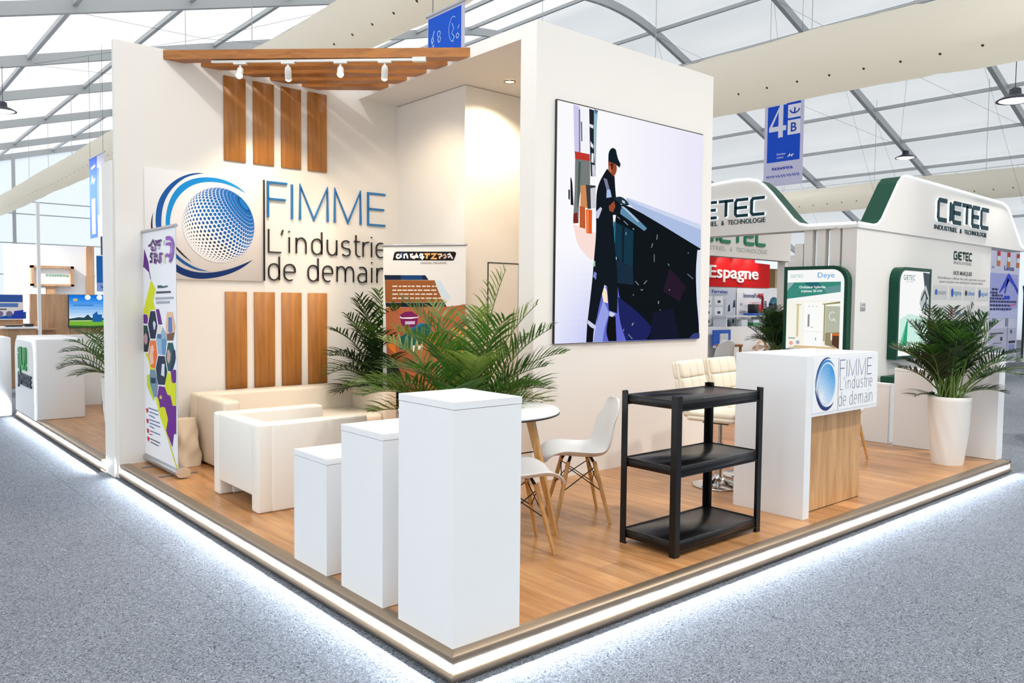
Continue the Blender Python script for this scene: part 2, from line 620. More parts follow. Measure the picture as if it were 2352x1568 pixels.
tf = thing('tent_frame', 'grey aluminium tent frame of rafters and purlins under the white roof', 'tent frame', (14, 42, 0))
for y in RAFT_Y:
    a = MB()
    a.bar((-12, y, roof_z(-12)), (15.5, y, roof_z(15.5)), 0.14, 0.26, ALU)
    a.build('rafter', tf)
    a = MB()
    a.bar((20.5, y, roof_z(20.5)), (40, y, roof_z(40)), 0.14, 0.26, ALU)
    a.build('rafter', tf)
    # curved ridge piece
    a = MB()
    path = [(15.5, roof_z(15.5)), (16.4, roof_z(15.5) + .19), (17.2, roof_z(15.5) + .28), (18, roof_z(15.5) + .27), (18.8, roof_z(20.5) + .19), (19.6, roof_z(20.5) + .2), (20.5, roof_z(20.5))]
    p0, p3 = Vector((15.5, 0, roof_z(15.5))), Vector((20.5, 0, roof_z(20.5)))
    p1, p2 = Vector((17.2, 0, roof_z(17.2) - .05)), Vector((18.9, 0, roof_z(18.9) - .05))
    pr_ = [p0 * (1 - t) ** 3 + p1 * 3 * t * (1 - t) ** 2 + p2 * 3 * t * t * (1 - t) + p3 * t ** 3 for t in [k / 10 for k in range(11)]]
    rings = []
    for i, p in enumerate(pr_):
        t = (pr_[min(i + 1, 10)] - pr_[max(i - 1, 0)]).normalized()
        u = Vector((-t.z, 0, t.x))
        rings.append([Vector((p.x, y - .07, p.z)) - u * .13, Vector((p.x, y + .07, p.z)) - u * .13, Vector((p.x, y + .07, p.z)) + u * .13, Vector((p.x, y - .07, p.z)) + u * .13])
    a.ring(rings, ALU, False)
    a.build('rafter', tf)
for x in PURL_X[1:-1]:
    a = MB()
    a.bar((x, -12.4, roof_z(x) + .06), (x, 42, roof_z(x) + .06), 0.09, 0.11, ALU)
    a.build('purlin', tf)
for y in (41.9,):
    for x in (-7, -1, 5.0, 11, 17, 23, 29, 35):
        a = MB(); a.bar((x, y, 0), (x, y, roof_z(x)), .14, .14, ALU, (1, 0, 0)); a.build('gable_post', tf)
    for z in (2.6, 4.1, 5.5, 6.1):
        a = MB(); x1 = 40 if z < 3.8 else 18 + (11.84 - z) / .355
        x0 = -12 if z < 3.4 else (z - 6.8) / .28
        a.bar((x0, y, z), (x1, y, z), .05, .05, ALU); a.build('gable_rail', tf)
for (x0, y0, x1, y1) in ((2.1, 15.75, 9.0, 20.6), (9.0, 15.75, 2.1, 20.6), (20.4, 11.15, 29.5, 15.75), (29.5, 11.15, 20.4, 15.75), (20.4, 6.87, 29.5, 11.15), (29.5, 6.87, 20.4, 11.15), (20.4, 15.75, 29.5, 20.6), (2.1, 20.6, 9.0, 25.4), (29.5, 15.75, 36.4, 20.6)):
    a = MB(); a.tube([(x0, y0, roof_z(x0) - .1), ((x0 + x1) / 2, (y0 + y1) / 2, (roof_z(x0) + roof_z(x1)) / 2 - .25), (x1, y1, roof_z(x1) - .1)], .004, ALU_DARK, 5)
    a.build('bracing_cable', tf)
for x, y in ((27.2, 11.15), (29.5, 15.75), (24.8, 11.15), (24.8, 6.87)):
    a = MB(); a.tube([(x, y, roof_z(x)), (x + .6, y - 1.2, 4.6)], .003, ALU_DARK, 5); a.build('hanging_cable', tf)

# ------------------------------------------------------------ booth platform
pf = thing('exhibition_platform', 'raised oak laminate platform with a lit steel edge on grey carpet', 'platform', (3.1, 2.4, 0))
d = MB(); d.box(0.03, 6.32, 0.03, 4.688, 0.012, P, DECK); d.build('deck', pf)
EDGE = [(-0.075, P + .003), (-0.003, P + .003), (0.0, P), (0.0, P - .022), (-0.004, P - .032), (-0.010, P - .044)]
BAND = [(-0.010, P - .044), (-0.011, P - .050), (-0.010, P - .0555)]
FOOT = [(-0.010, P - .0555), (0.004, P - .066), (0.010, P - .072), (0.012, P - .078), (0.011, P - .090), (0.006, P - .100), (-0.012, 0.004)]
def edge_profile(prof, p0, p1, out, c0, c1):
    """sweep a profile between two corners; c0, c1 add the mitre"""
    rings = []
    for p, c in ((p0, c0), (p1, c1)):
        rings.append([Vector((p[0] + out[0] * d_ + c[0] * d_, p[1] + out[1] * d_ + c[1] * d_, z)) for d_, z in prof])
    return rings
def edge_run(parent, p0, p1, out, c0, c1):
    a = MB(); a.ring(edge_profile(EDGE, p0, p1, out, c0, c1), METAL, True, False); a.ring(edge_profile(FOOT, p0, p1, out, c0, c1), METAL, True, False)
    a.build('edge_trim', parent)
    a = MB(); a.ring(edge_profile(BAND, p0, p1, out, c0, c1), LED, True, False); a.build('led_strip', parent)
edge_run(pf, (0, 4.69), (0, 0), (-1, 0), (0, 0), (0, -1))
edge_run(pf, (0, 0), (6.336, 0), (0, -1), (-1, 0), (0, 0))
a = MB(); a.box(6.318, 6.336, 0.0, 0.09, 0.01, P + .003, METAL); a.build('end_cap', pf)

# ------------------------------------------------------------ booth walls
w = MB(); w.box(-0.006, 6.3, 4.69, 4.745, 0, 3.63, BOOTH); w.box(-0.03, 6.3, 4.74, 5.02, 0, 2.65, BOOTH)
struct(w, 'wall_back', 'cream booth wall carrying the large round blue logo')
w = MB(); w.box(2.27, 4.52, 2.04, 2.22, P, 3.64, BOOTH)
struct(w, 'wall_front', 'cream tower wall carrying the big video screen')
w = MB(); w.box(4.38, 4.52, 2.22, 4.69, P, 3.64, BOOTH)
struct(w, 'wall_side', 'right side wall of the cream tower')
w = MB(); w.box(2.73, 4.38, 3.53, 4.69, P, 3.53, BOOTH)
struct(w, 'wall_storage', 'cream storage block inside the tower, with a flush door')
w = MB(); w.box(2.27, 4.52, 2.22, 4.69, 3.535, 3.64, BOOTH)
struct(w, 'ceiling_alcove', 'flat cream ceiling over the tower alcove')
w = MB()
w.box(3.016, 3.026, 3.524, 3.53, P, 1.894, BLACK); w.box(3.41, 3.42, 3.524, 3.53, P, 1.894, BLACK); w.box(3.016, 3.42, 3.524, 3.53, 1.886, 1.896, BLACK)
w.box(3.026, 3.41, 3.526, 3.53, P, 1.886, BOOTH)
struct(w, 'door_1', 'flush cream storage door outlined in black')

# neighbouring platform behind the wall
pf2 = thing('exhibition_platform', 'oak platform with a lit edge behind the logo wall, at far left', 'platform', (3.1, 7.1, 0))
d = MB(); d.box(-0.03, 6.3, 5.03, 9.16, 0.012, P, DECK); d.build('deck', pf2)
edge_run(pf2, (-0.06, 9.16), (-0.06, 5.02), (-1, 0), (0, 0), (0, 0))

# ------------------------------------------------------------ hall lamps
LAMP_ON = mat('lamp_lens', (250, 250, 255), emit=14.0)
LAMP_BODY = mat('lamp_housing', (60, 62, 72), rough=0.45, metal=0.3)
def high_bay(x, y, z, label, energy=0.0, k=1.0):
    t = thing('high_bay_lamp', label, 'lamp', (x, y, z), 0, 'high bay lamps under the tent roof')
    a = MB(); a.lathe([(r_ * k, z_ * k) for r_, z_ in [(.05, .22), (.09, .2), (.1, .1), (.2, .06), (.29, .01), (.3, -.01), (.27, -.012), (.25, 0.0)]], LAMP_BODY, (x, y, z), 28); a.build('housing', t)
    a = MB(); a.lathe([(r_ * k, z_ * k) for r_, z_ in [(.25, -.002), (.2, -.02), (.1, -.032), (.005, -.036)]], LAMP_ON, (x, y, z), 28); a.build('lens', t)
    a = MB(); a.rod((x, y, z + .2 * k), (x, y, roof_z(x) - .12), .007, ALU_DARK, n=6); a.build('hanger', t)
    if energy:
        add_light('high_bay_light', 'SPOT', (x, y, z - .05), energy, (1, .95, .88), (x, y, 0), size=.22, spot=math.radians(140), blend=.6)
high_bay(14.1, 2.5, 5.15, 'white high bay lamp at the right edge of the photo, over the aisle', 1500)
high_bay(29.9, 11.1, 7.25, 'white high bay lamp on a rafter right of the blue number banner', 2500, 1.25)
high_bay(22.3, 15.6, 9.95, 'dark high bay lamp above the right end of the video wall', 2500, .9)
high_bay(1.5, 20.4, 6.02, 'small grey high bay lamp under the roof at far left', 4500)
high_bay(-1.5, 17.5, 5.6, 'unseen high bay lamp added to brighten the far left booth', 8000)  # out of view, added to brighten the white boards of the far booth
high_bay(8.8, -1.2, 8.5, 'unseen high bay lamp added to light the green trimmed booth from high up', 2600)  # added above the frame to lighten the back fascia and neighbouring booths
high_bay(0.4, 1.6, 6.3, 'high bay lamp hanging above the sofa area of the booth', 750)
high_bay(3.0, -3.0, 6.6, 'unseen high bay lamp added above the aisle in front of the booth', 1800)  # unseen, added to throw more frontal light on the screen wall
high_bay(11.5, -3.5, 7.6, 'unseen high bay lamp added over the aisle right of the booth', 3500)  # extra lamp outside the view, added to lift the green trimmed booth's front
high_bay(-4.5, -1.5, 5.2, 'unseen high bay lamp added above the aisle left of the booth', 900)  # unseen extra lamp, part of the hall lighting added beyond the view
high_bay(-3.0, -9.0, 5.4, 'unseen high bay lamp added behind the viewer', 1500)  # unseen, added to the hall lighting from behind the camera
# traced print artwork, in metres on each print (u right, v up), colours in sRGB 0-255
SCREEN_PICTURE = [
 ((205,200,235),[[0.1718,1.8765],[0.2409,1.8725],[0.2492,1.471],[0.1921,1.5095]]),
 ((244,244,250),[[0.2409,1.8725],[0.3493,1.8695],[0.3683,1.5258],[0.2481,1.5234]]),
 ((120,122,160),[[0.232,1.8502],[0.2489,1.8504],[0.2667,1.2626],[0.2497,1.2608]]),
 ((90,95,110),[[0.2564,1.7602],[0.2716,1.756],[0.2785,1.6062],[0.2653,1.6044]]),
 ((190,55,45),[[0.1938,1.5163],[0.3647,1.5147],[0.3697,1.4596],[0.1987,1.4582]]),
 ((118,124,122),[[0.1987,1.4582],[0.3697,1.4596],[0.3738,1.2737],[0.3049,1.2533],[0.2545,1.2086],[0.2464,0.9571],[0.1844,0.9591],[0.2001,1.2033]]),
 ((70,88,84),[[0.2365,1.4433],[0.2629,1.4439],[0.2564,1.2088],[0.2403,1.0754],[0.2287,1.0876]]),
 ((120,40,35),[[0.1887,1.0251],[0.2296,1.0416],[0.2464,0.9571],[0.1902,0.9504]]),
 ((28,38,44),[[0.3492,1.8734],[0.4073,1.8697],[0.4097,1.5844],[0.4346,1.347],[0.3801,1.341],[0.3633,1.5782]]),
 ((225,228,235),[[0.3537,1.7554],[0.4022,1.7496],[0.3989,1.7225],[0.36,1.73]]),
 ((230,230,240),[[0.3702,1.6189],[0.4057,1.5905],[0.4024,1.5635],[0.371,1.5792]]),
 ((232,232,240),[[0.3838,1.5278],[0.411,1.5246],[0.4088,1.451],[0.3815,1.4543]]),
 ((205,205,215),[[0.3897,1.4354],[0.4287,1.4334],[0.4306,1.3466],[0.3955,1.3454]]),
 ((140,185,205),[[0.4072,1.8737],[0.4503,1.8701],[0.437,1.7615],[0.4349,1.3336],[0.4136,1.585]]),
 ((60,110,150),[[0.4032,1.8784],[0.4541,1.8734],[0.4236,1.8392]]),
 ((24,26,34),[[0.146,1.3087],[0.1685,1.2916],[0.1855,1.0905],[0.1538,1.0943]]),
 ((40,40,50),[[0.1257,1.2116],[0.1442,1.2082],[0.1439,1.1299],[0.1271,1.1375]]),
 ((250,222,216),[[0.1847,0.946],[0.4447,0.8904],[0.4394,0.6872],[0.3908,0.6716],[0.2351,0.7711]]),
 ((208,138,88),[[0.2611,1.2554],[0.3315,1.2666],[0.3431,1.0841],[0.2626,1.0906]]),
 ((60,62,64),[[0.3199,1.2681],[0.4362,1.2721],[0.4327,1.2556],[0.3744,1.2444],[0.3857,1.0811],[0.3432,1.0775]]),
 ((205,206,214),[[0.3744,1.2444],[0.4366,1.2574],[0.4403,1.0897],[0.3895,1.0854]]),
 ((188,92,48),[[0.2531,1.0924],[0.316,1.0898],[0.3236,0.916],[0.2566,0.9247]]),
 ((222,92,42),[[0.3241,1.0719],[0.3976,1.0727],[0.3979,0.8807],[0.3339,0.8833]]),
 ((250,140,70),[[0.3358,1.0635],[0.3551,1.0638],[0.3589,0.8876],[0.3434,0.8866]]),
 ((96,104,205),[[0.5144,0.4444],[0.7176,0.4902],[0.9369,0.2524],[1.0206,0.0037],[0.4448,0.0009],[0.4614,0.1429]]),
 ((150,160,228),[[0.4614,0.1429],[0.5468,0.3488],[0.6205,0.2385],[0.5623,0.1142],[0.5447,0.0039],[0.4349,0.0025]]),
 ((250,228,200),[[0.5252,0.4103],[0.5583,0.459],[0.5873,0.432],[0.6022,0.3216],[0.5472,0.3323]]),
 ((172,190,226),[[0.8043,1.2068],[0.8899,1.1937],[1.8587,1.0353],[1.866,0.8349],[0.8379,1.14]]),
 ((205,214,240),[[0.8041,1.2138],[0.9766,1.1916],[1.8578,1.0583],[1.8595,1.0122],[0.8904,1.1755]]),
 ((7,16,22),[[0.7117,1.143],[0.8375,1.154],[1.866,0.8349],[1.8105,0.809],[1.7882,0.577],[1.8612,0.1121],[1.8756,0.0008],[1.0206,0.0037],[0.7211,0.3505],[0.7021,0.6987],[0.6636,1.0011]]),
 ((96,140,172),[[0.7432,1.1319],[0.785,1.1382],[1.0844,0.9718],[1.0495,0.9465],[0.7344,1.0687]]),
 ((170,195,220),[[0.7474,1.1322],[0.7766,1.1375],[0.9812,1.0245],[0.9596,1.0158]]),
 ((14,52,72),[[0.6533,1.0003],[0.9076,0.9343],[0.9052,0.6225],[0.7977,0.6468],[0.6747,0.7183]]),
 ((40,105,130),[[0.6533,1.0003],[0.6802,0.9954],[0.6762,0.8223],[0.6555,0.828]]),
 ((10,30,42),[[0.7576,0.9802],[0.7892,0.974],[0.7889,0.6605],[0.7655,0.6665]]),
 ((22,42,62),[[0.692,0.6844],[0.9048,0.6367],[0.9198,0.4807],[0.7176,0.4902]]),
 ((26,32,92),[[0.7204,0.3784],[1.003,0.238],[1.1863,0.1057],[1.0986,0.0048],[0.8356,0.0038],[0.7466,0.168]]),
 ((16,20,44),[[1.1825,0.2378],[1.462,0.2825],[1.568,0.0091],[1.1437,0.0067]]),
 ((34,20,40),[[1.4028,0.6403],[1.6508,0.4816],[1.5569,0.3434],[1.3152,0.4302]]),
 ((216,226,236),[[1.8099,0.8243],[1.8641,0.8147],[1.8817,0.1196],[1.8581,0.1277],[1.7946,0.4691]]),
 ((52,62,120),[[1.712,0.009],[1.7662,0.0482],[1.8297,0.0579],[1.8739,0.0494],[1.8756,0.0024]]),
 ((12,20,30),[[0.5619,1.4221],[0.6545,1.3713],[0.6627,1.2899],[0.675,1.2059],[0.7211,1.1853],[0.7478,1.1184],[0.7077,1.0569],[0.6418,1.0517],[0.6635,0.8354],[0.7017,0.6292],[0.7187,0.4483],[0.7135,0.2384],[0.6097,0.2635],[0.5868,0.4568],[0.554,0.4727],[0.5066,0.3484],[0.4516,0.1403],[0.3586,0.1766],[0.4063,0.4965],[0.422,0.6729],[0.4447,0.8904],[0.4363,1.092],[0.4412,1.2269],[0.4785,1.3182]]),
 ((10,26,34),[[0.5731,1.5455],[0.5963,1.5865],[0.6325,1.6022],[0.6656,1.5888],[0.6878,1.5232],[0.7261,1.4784],[0.7145,1.4467],[0.6727,1.4665],[0.5747,1.4779]]),
 ((150,72,42),[[0.5725,1.4844],[0.6726,1.4693],[0.6818,1.4319],[0.6683,1.3934],[0.6423,1.3672],[0.5784,1.4064]]),
 ((60,30,24),[[0.6031,1.4718],[0.6357,1.4703],[0.6287,1.4231],[0.6125,1.4212]]),
 ((206,120,80),[[0.5876,1.4455],[0.6038,1.4447],[0.6131,1.394],[0.5885,1.4075]]),
 ((120,122,152),[[0.5177,1.3427],[0.5619,1.3366],[0.6219,1.1981],[0.5897,1.1869],[0.5389,1.2908]]),
 ((170,190,235),[[0.5599,1.2522],[0.6002,1.2562],[0.6219,1.1981],[0.5575,1.184]]),
 ((152,72,50),[[0.5873,1.1185],[0.6513,1.1679],[0.6688,1.1255],[0.6413,1.0737],[0.5963,1.0809]]),
 ((28,50,62),[[0.6487,1.1897],[0.7203,1.2156],[0.8005,1.1926],[0.8439,1.1517],[0.785,1.1382],[0.7218,1.1549]]),
 ((190,215,230),[[0.7461,1.1848],[0.784,1.1771],[0.7888,1.1553],[0.755,1.1634]]),
 ((196,200,228),[[0.437,1.0625],[0.4874,1.1045],[0.5075,1.0926],[0.4657,1.0108],[0.4401,1.0088]]),
 ((10,12,18),[[0.3527,0.178],[0.4418,0.1363],[0.427,0.0887],[0.4211,0.0015],[0.3429,0.0021]]),
 ((205,208,232),[[0.3623,0.1847],[0.4497,0.1376],[0.4384,0.1104],[0.3869,0.1275],[0.3531,0.1604]]),
 ((10,12,18),[[0.6087,0.2177],[0.6913,0.2104],[0.7088,0.0054],[0.6097,0.0064],[0.5731,0.0863]]),
 ((205,208,232),[[0.616,0.2551],[0.6907,0.2356],[0.6541,0.2078],[0.6128,0.2163]]),
 ((150,200,170),[[0.4142,0.6726],[0.4341,0.6599],[0.435,0.6193],[0.4193,0.6187]]),
 ((120,140,210),[[0.4241,0.5783],[0.452,0.5656],[0.4453,0.5111],[0.4093,0.5372]]),
 ((128,142,158),[[0.7758,1.0157],[0.8304,0.9841],[0.8227,0.9784],[0.7682,1.01]]),
 ((128,142,158),[[0.8926,0.9619],[0.9102,0.9535],[0.9,0.9447],[0.8825,0.9531]]),
 ((128,142,158),[[0.7977,0.9215],[0.8088,0.9222],[0.8095,0.897],[0.7984,0.8963]]),
 ((128,142,158),[[1.2101,0.9253],[1.2204,0.9253],[1.2157,0.8815],[1.2055,0.8815]]),
 ((128,142,158),[[1.1494,0.8468],[1.1593,0.8457],[1.1446,0.8071],[1.1347,0.8083]]),
 ((128,142,158),[[1.1744,0.7522],[1.1829,0.7526],[1.1849,0.6871],[1.1763,0.6868]]),
 ((128,142,158),[[1.0028,0.4438],[1.036,0.4444],[1.0362,0.4357],[1.0031,0.4351]]),
 ((128,142,158),[[1.388,0.4508],[1.4058,0.4511],[1.4061,0.4422],[1.3883,0.4419]]),
 ((128,142,158),[[1.2411,0.3467],[1.255,0.3468],[1.2558,0.3203],[1.2419,0.3202]]),
 ((128,142,158),[[1.2648,0.2705],[1.2822,0.2705],[1.2824,0.2639],[1.265,0.2639]]),
 ((128,142,158),[[0.9095,0.159],[0.9238,0.1535],[0.9048,0.1314],[0.8906,0.137]]),
 ((128,142,158),[[0.7913,0.108],[0.8003,0.1057],[0.79,0.0859],[0.7809,0.0882]]),
 ((128,142,158),[[1.6526,0.7906],[1.6675,0.7913],[1.6678,0.7822],[1.6529,0.7815]]),
 ((128,142,158),[[0.9004,0.3992],[0.9134,0.3994],[0.9136,0.3908],[0.9006,0.3906]]),
 ((128,142,158),[[1.3645,0.6765],[1.3736,0.6802],[1.3919,0.6616],[1.3828,0.6579]]),
 ((128,142,158),[[0.927,0.5094],[0.9343,0.5138],[0.9773,0.4819],[0.9699,0.4776]]),
 ((128,142,158),[[1.0791,0.5246],[1.0869,0.5206],[1.0449,0.4864],[1.0372,0.4904]]),
 ((128,142,158),[[1.6508,0.5928],[1.6567,0.5974],[1.7444,0.5557],[1.7385,0.5511]]),
 ((128,142,158),[[0.6901,1.0435],[0.7236,1.024],[0.7182,1.0199],[0.6847,1.0394]]),
 ((128,142,158),[[0.8475,0.0575],[0.8548,0.0615],[0.9079,0.0194],[0.9005,0.0154]]),
]
HEX_BANNER = [
 ((98,22,130),[[0.0494,1.9284],[0.1592,1.8122],[0.1863,1.738],[0.2238,1.6685],[0.2058,1.6665],[0.1708,1.7268],[0.0351,1.7718],[0.0117,1.7701]]),
 ((214,220,12),[[0.2237,1.6662],[0.3466,1.5854],[0.2652,1.4808],[0.336,1.4224],[0.1958,1.4159],[0.1341,1.3834],[0.0108,1.3813],[0.0935,1.5077],[0.1891,1.623]]),
 ((214,220,12),[[0.0744,1.4923],[0.2731,1.4933],[0.3316,1.421],[0.1956,1.4123],[0.1399,1.3395],[0.1186,1.3763],[0.0031,1.3836],[0.0117,1.4026]]),
 ((98,22,130),[[-0.0084,1.3716],[0.0418,1.3782],[0.1108,1.3715],[0.1293,1.3393],[0.1124,1.2979],[-0.0147,1.2973]]),
 ((98,22,130),[[0.3431,1.4189],[0.3867,1.4272],[0.4264,1.4223],[0.4628,1.3737],[0.5064,1.3024],[0.4033,1.2995]]),
 ((8,28,66),[[0.1999,1.4054],[0.3209,1.4073],[0.3785,1.2862],[0.3195,1.1805],[0.1937,1.1767],[0.1304,1.2928]]),
 ((205,215,230),[[0.2585,1.3101],[0.296,1.3294],[0.3387,1.3032],[0.3151,1.257],[0.2813,1.2536]]),
 ((30,36,44),[[-0.0154,1.2816],[0.1071,1.2828],[0.1783,1.1668],[0.1133,1.0612],[0.0002,1.0565],[-0.0237,1.1606]]),
 ((22,70,66),[[-0.0091,1.2814],[0.0995,1.2826],[0.1356,1.2325],[0.0043,1.2279]]),
 ((185,150,160),[[0.0027,1.19],[0.0663,1.223],[0.1112,1.1943],[0.1089,1.1381],[0.0464,1.1165],[0.0164,1.1434]]),
 ((236,112,40),[[0.1931,1.1614],[0.3262,1.1672],[0.3695,1.0501],[0.3027,0.934],[0.1992,0.9384],[0.1325,1.0459]]),
 ((240,190,170),[[0.191,1.1094],[0.2515,1.1308],[0.287,1.0958],[0.2558,1.0528],[0.2705,0.9755],[0.1849,0.956],[0.15,1.0282]]),
 ((150,180,205),[[0.403,1.2914],[0.5085,1.2833],[0.6032,1.2356],[0.609,1.1697],[0.5696,1.0593],[0.3943,1.0583],[0.3408,1.1692],[0.3717,1.2226]]),
 ((235,225,215),[[0.4029,1.2892],[0.5084,1.282],[0.4644,1.226],[0.3645,1.2223]]),
 ((70,110,150),[[0.3789,1.2229],[0.4783,1.2221],[0.477,1.1862],[0.3704,1.1863]]),
 ((95,145,190),[[0.477,1.1862],[0.6016,1.1914],[0.6063,1.1696],[0.5696,1.0593],[0.4934,1.0594]]),
 ((236,190,150),[[0.6227,1.4053],[0.756,1.4074],[0.8237,1.2908],[0.7644,1.1852],[0.6216,1.179],[0.5886,1.288]]),
 ((92,125,190),[[0.655,1.3643],[0.7414,1.364],[0.7509,1.2539],[0.6975,1.239],[0.6511,1.2504]]),
 ((120,80,60),[[0.6166,1.2316],[0.803,1.2514],[0.7644,1.1852],[0.6216,1.179]]),
 ((16,84,84),[[0.6413,1.1632],[0.7546,1.1675],[0.7832,1.1213],[0.8204,1.0673],[0.8086,1.0235],[0.7406,0.943],[0.6335,0.9374],[0.5801,1.0444]]),
 ((22,40,80),[[0.7597,1.1244],[0.8114,1.1098],[0.8224,1.0502],[0.7406,0.943],[0.6874,0.9413]]),
 ((200,160,150),[[0.6256,1.1],[0.6664,1.1109],[0.7054,1.0781],[0.6903,1.0247],[0.649,0.9958],[0.6097,1.0329]]),
 ((10,34,66),[[0.3937,1.0447],[0.5556,1.0519],[0.613,0.9315],[0.5473,0.8196],[0.385,0.8102],[0.3247,0.9379]]),
 ((215,222,235),[[0.4837,0.9849],[0.5534,0.9895],[0.5428,0.8862],[0.4592,0.8932]]),
 ((110,140,160),[[0.1759,0.9205],[0.3096,0.9231],[0.3648,0.8496],[0.3695,0.7825],[0.1923,0.7668],[0.1577,0.8422]]),
 ((16,50,80),[[0.1852,0.8514],[0.3216,0.8575],[0.319,0.7885],[0.1914,0.7797]]),
 ((214,220,12),[[0.0356,1.0452],[0.1205,1.0499],[0.1992,0.9384],[0.3098,0.93],[0.3022,0.9225],[0.1758,0.9181],[0.1405,0.981]]),
 ((190,212,60),[[0.0744,0.8615],[0.159,0.875],[0.1697,0.7648],[0.0933,0.758]]),
 ((214,220,12),[[0.6126,0.9226],[0.6871,0.9326],[0.7245,0.8567],[0.8226,0.8563],[0.8215,0.8225],[0.5466,0.7981]]),
 ((98,22,130),[[0.7007,0.9401],[0.7936,0.962],[0.8258,0.9557],[0.8229,0.8649],[0.777,0.8524],[0.7311,0.8573]]),
 ((110,140,160),[[0.1818,0.8024],[0.3687,0.8181],[0.3578,0.7489],[0.331,0.7016],[0.2548,0.6942],[0.1967,0.7448]]),
 ((190,212,60),[[0.0727,0.7932],[0.1731,0.8016],[0.2793,0.67],[0.2452,0.6682],[0.1269,0.7384]]),
 ((14,34,66),[[0.3853,0.8195],[0.5558,0.8339],[0.5474,0.8204],[0.3849,0.809]]),
 ((214,220,12),[[0.5606,0.8343],[0.8252,0.8567],[0.8196,0.6811],[0.7366,0.6734],[0.6856,0.7489],[0.608,0.7491],[0.5545,0.7979]]),
 ((104,14,134),[[0.4044,0.8003],[0.5547,0.8041],[0.6158,0.7483],[0.6887,0.7482],[0.7411,0.6728],[0.8195,0.6797],[0.8124,0.4592],[0.7596,0.4521],[0.721,0.3432],[0.5741,0.4557],[0.62,0.5537],[0.5536,0.6385],[0.4273,0.6223],[0.4125,0.6652],[0.3511,0.7036]]),
 ((205,180,110),[[0.4143,0.7124],[0.4509,0.7315],[0.4875,0.7143],[0.4626,0.6963],[0.4219,0.6975]]),
 ((214,220,12),[[0.3055,0.6938],[0.3809,0.7013],[0.4273,0.6223],[0.4929,0.6398],[0.5536,0.6375],[0.6247,0.5543],[0.5742,0.4583],[0.7901,0.2326],[0.8269,0.2135],[0.8184,0.1819],[0.5655,0.4339],[0.4245,0.5462]]),
 ((60,84,150),[[0.121,0.593],[0.3768,0.5932],[0.3766,0.5858],[0.1207,0.5853]]),
 ((60,84,150),[[0.1461,0.5633],[0.3757,0.5615],[0.3754,0.5541],[0.1458,0.5557]]),
 ((60,84,150),[[0.1362,0.5341],[0.2907,0.5263],[0.2904,0.5188],[0.1359,0.5264]]),
 ((60,84,150),[[0.1347,0.4971],[0.4146,0.4989],[0.4143,0.4915],[0.1344,0.4895]]),
 ((60,84,150),[[0.1476,0.4694],[0.4216,0.4683],[0.4214,0.461],[0.1472,0.4618]]),
 ((60,84,150),[[0.1465,0.4444],[0.2668,0.436],[0.2665,0.4285],[0.1462,0.4368]]),
 ((60,84,150),[[0.1571,0.4042],[0.4193,0.4041],[0.419,0.3967],[0.1568,0.3965]]),
 ((40,44,60),[[0.1545,0.3373],[0.4134,0.335],[0.4131,0.3276],[0.1542,0.3296]]),
 ((40,44,60),[[0.1656,0.3107],[0.3744,0.3073],[0.3741,0.2999],[0.1653,0.3031]]),
 ((200,60,60),[[0.1332,0.3739],[0.2202,0.3785],[0.2199,0.371],[0.1329,0.3658]]),
 ((206,40,70),[[0.0497,0.5815],[0.0994,0.5814],[0.1129,0.5666],[0.0872,0.542],[0.0627,0.5502]]),
 ((206,40,70),[[0.0549,0.492],[0.1046,0.4924],[0.1181,0.4778],[0.0924,0.4529],[0.0679,0.4608]]),
 ((206,40,70),[[0.064,0.4084],[0.1136,0.4094],[0.127,0.3948],[0.1014,0.3697],[0.0769,0.3774]]),
 ((206,40,70),[[0.0719,0.3412],[0.1214,0.3425],[0.1349,0.3281],[0.1092,0.3028],[0.0848,0.3102]]),
 ((40,84,92),[[0.4009,1.6165],[0.4927,1.6165],[0.5479,1.6085],[0.6502,1.6141],[0.643,1.6011],[0.5336,1.5954],[0.4001,1.594]]),
 ((60,70,80),[[0.3632,1.5672],[0.722,1.5703],[0.7215,1.5552],[0.3626,1.5501]]),
 ((165,172,185),[[0.3325,1.5198],[0.786,1.525],[0.7855,1.51],[0.3463,1.5004]]),
 ((165,172,185),[[0.3602,1.4882],[0.6862,1.4923],[0.6856,1.4749],[0.3594,1.467]]),
]
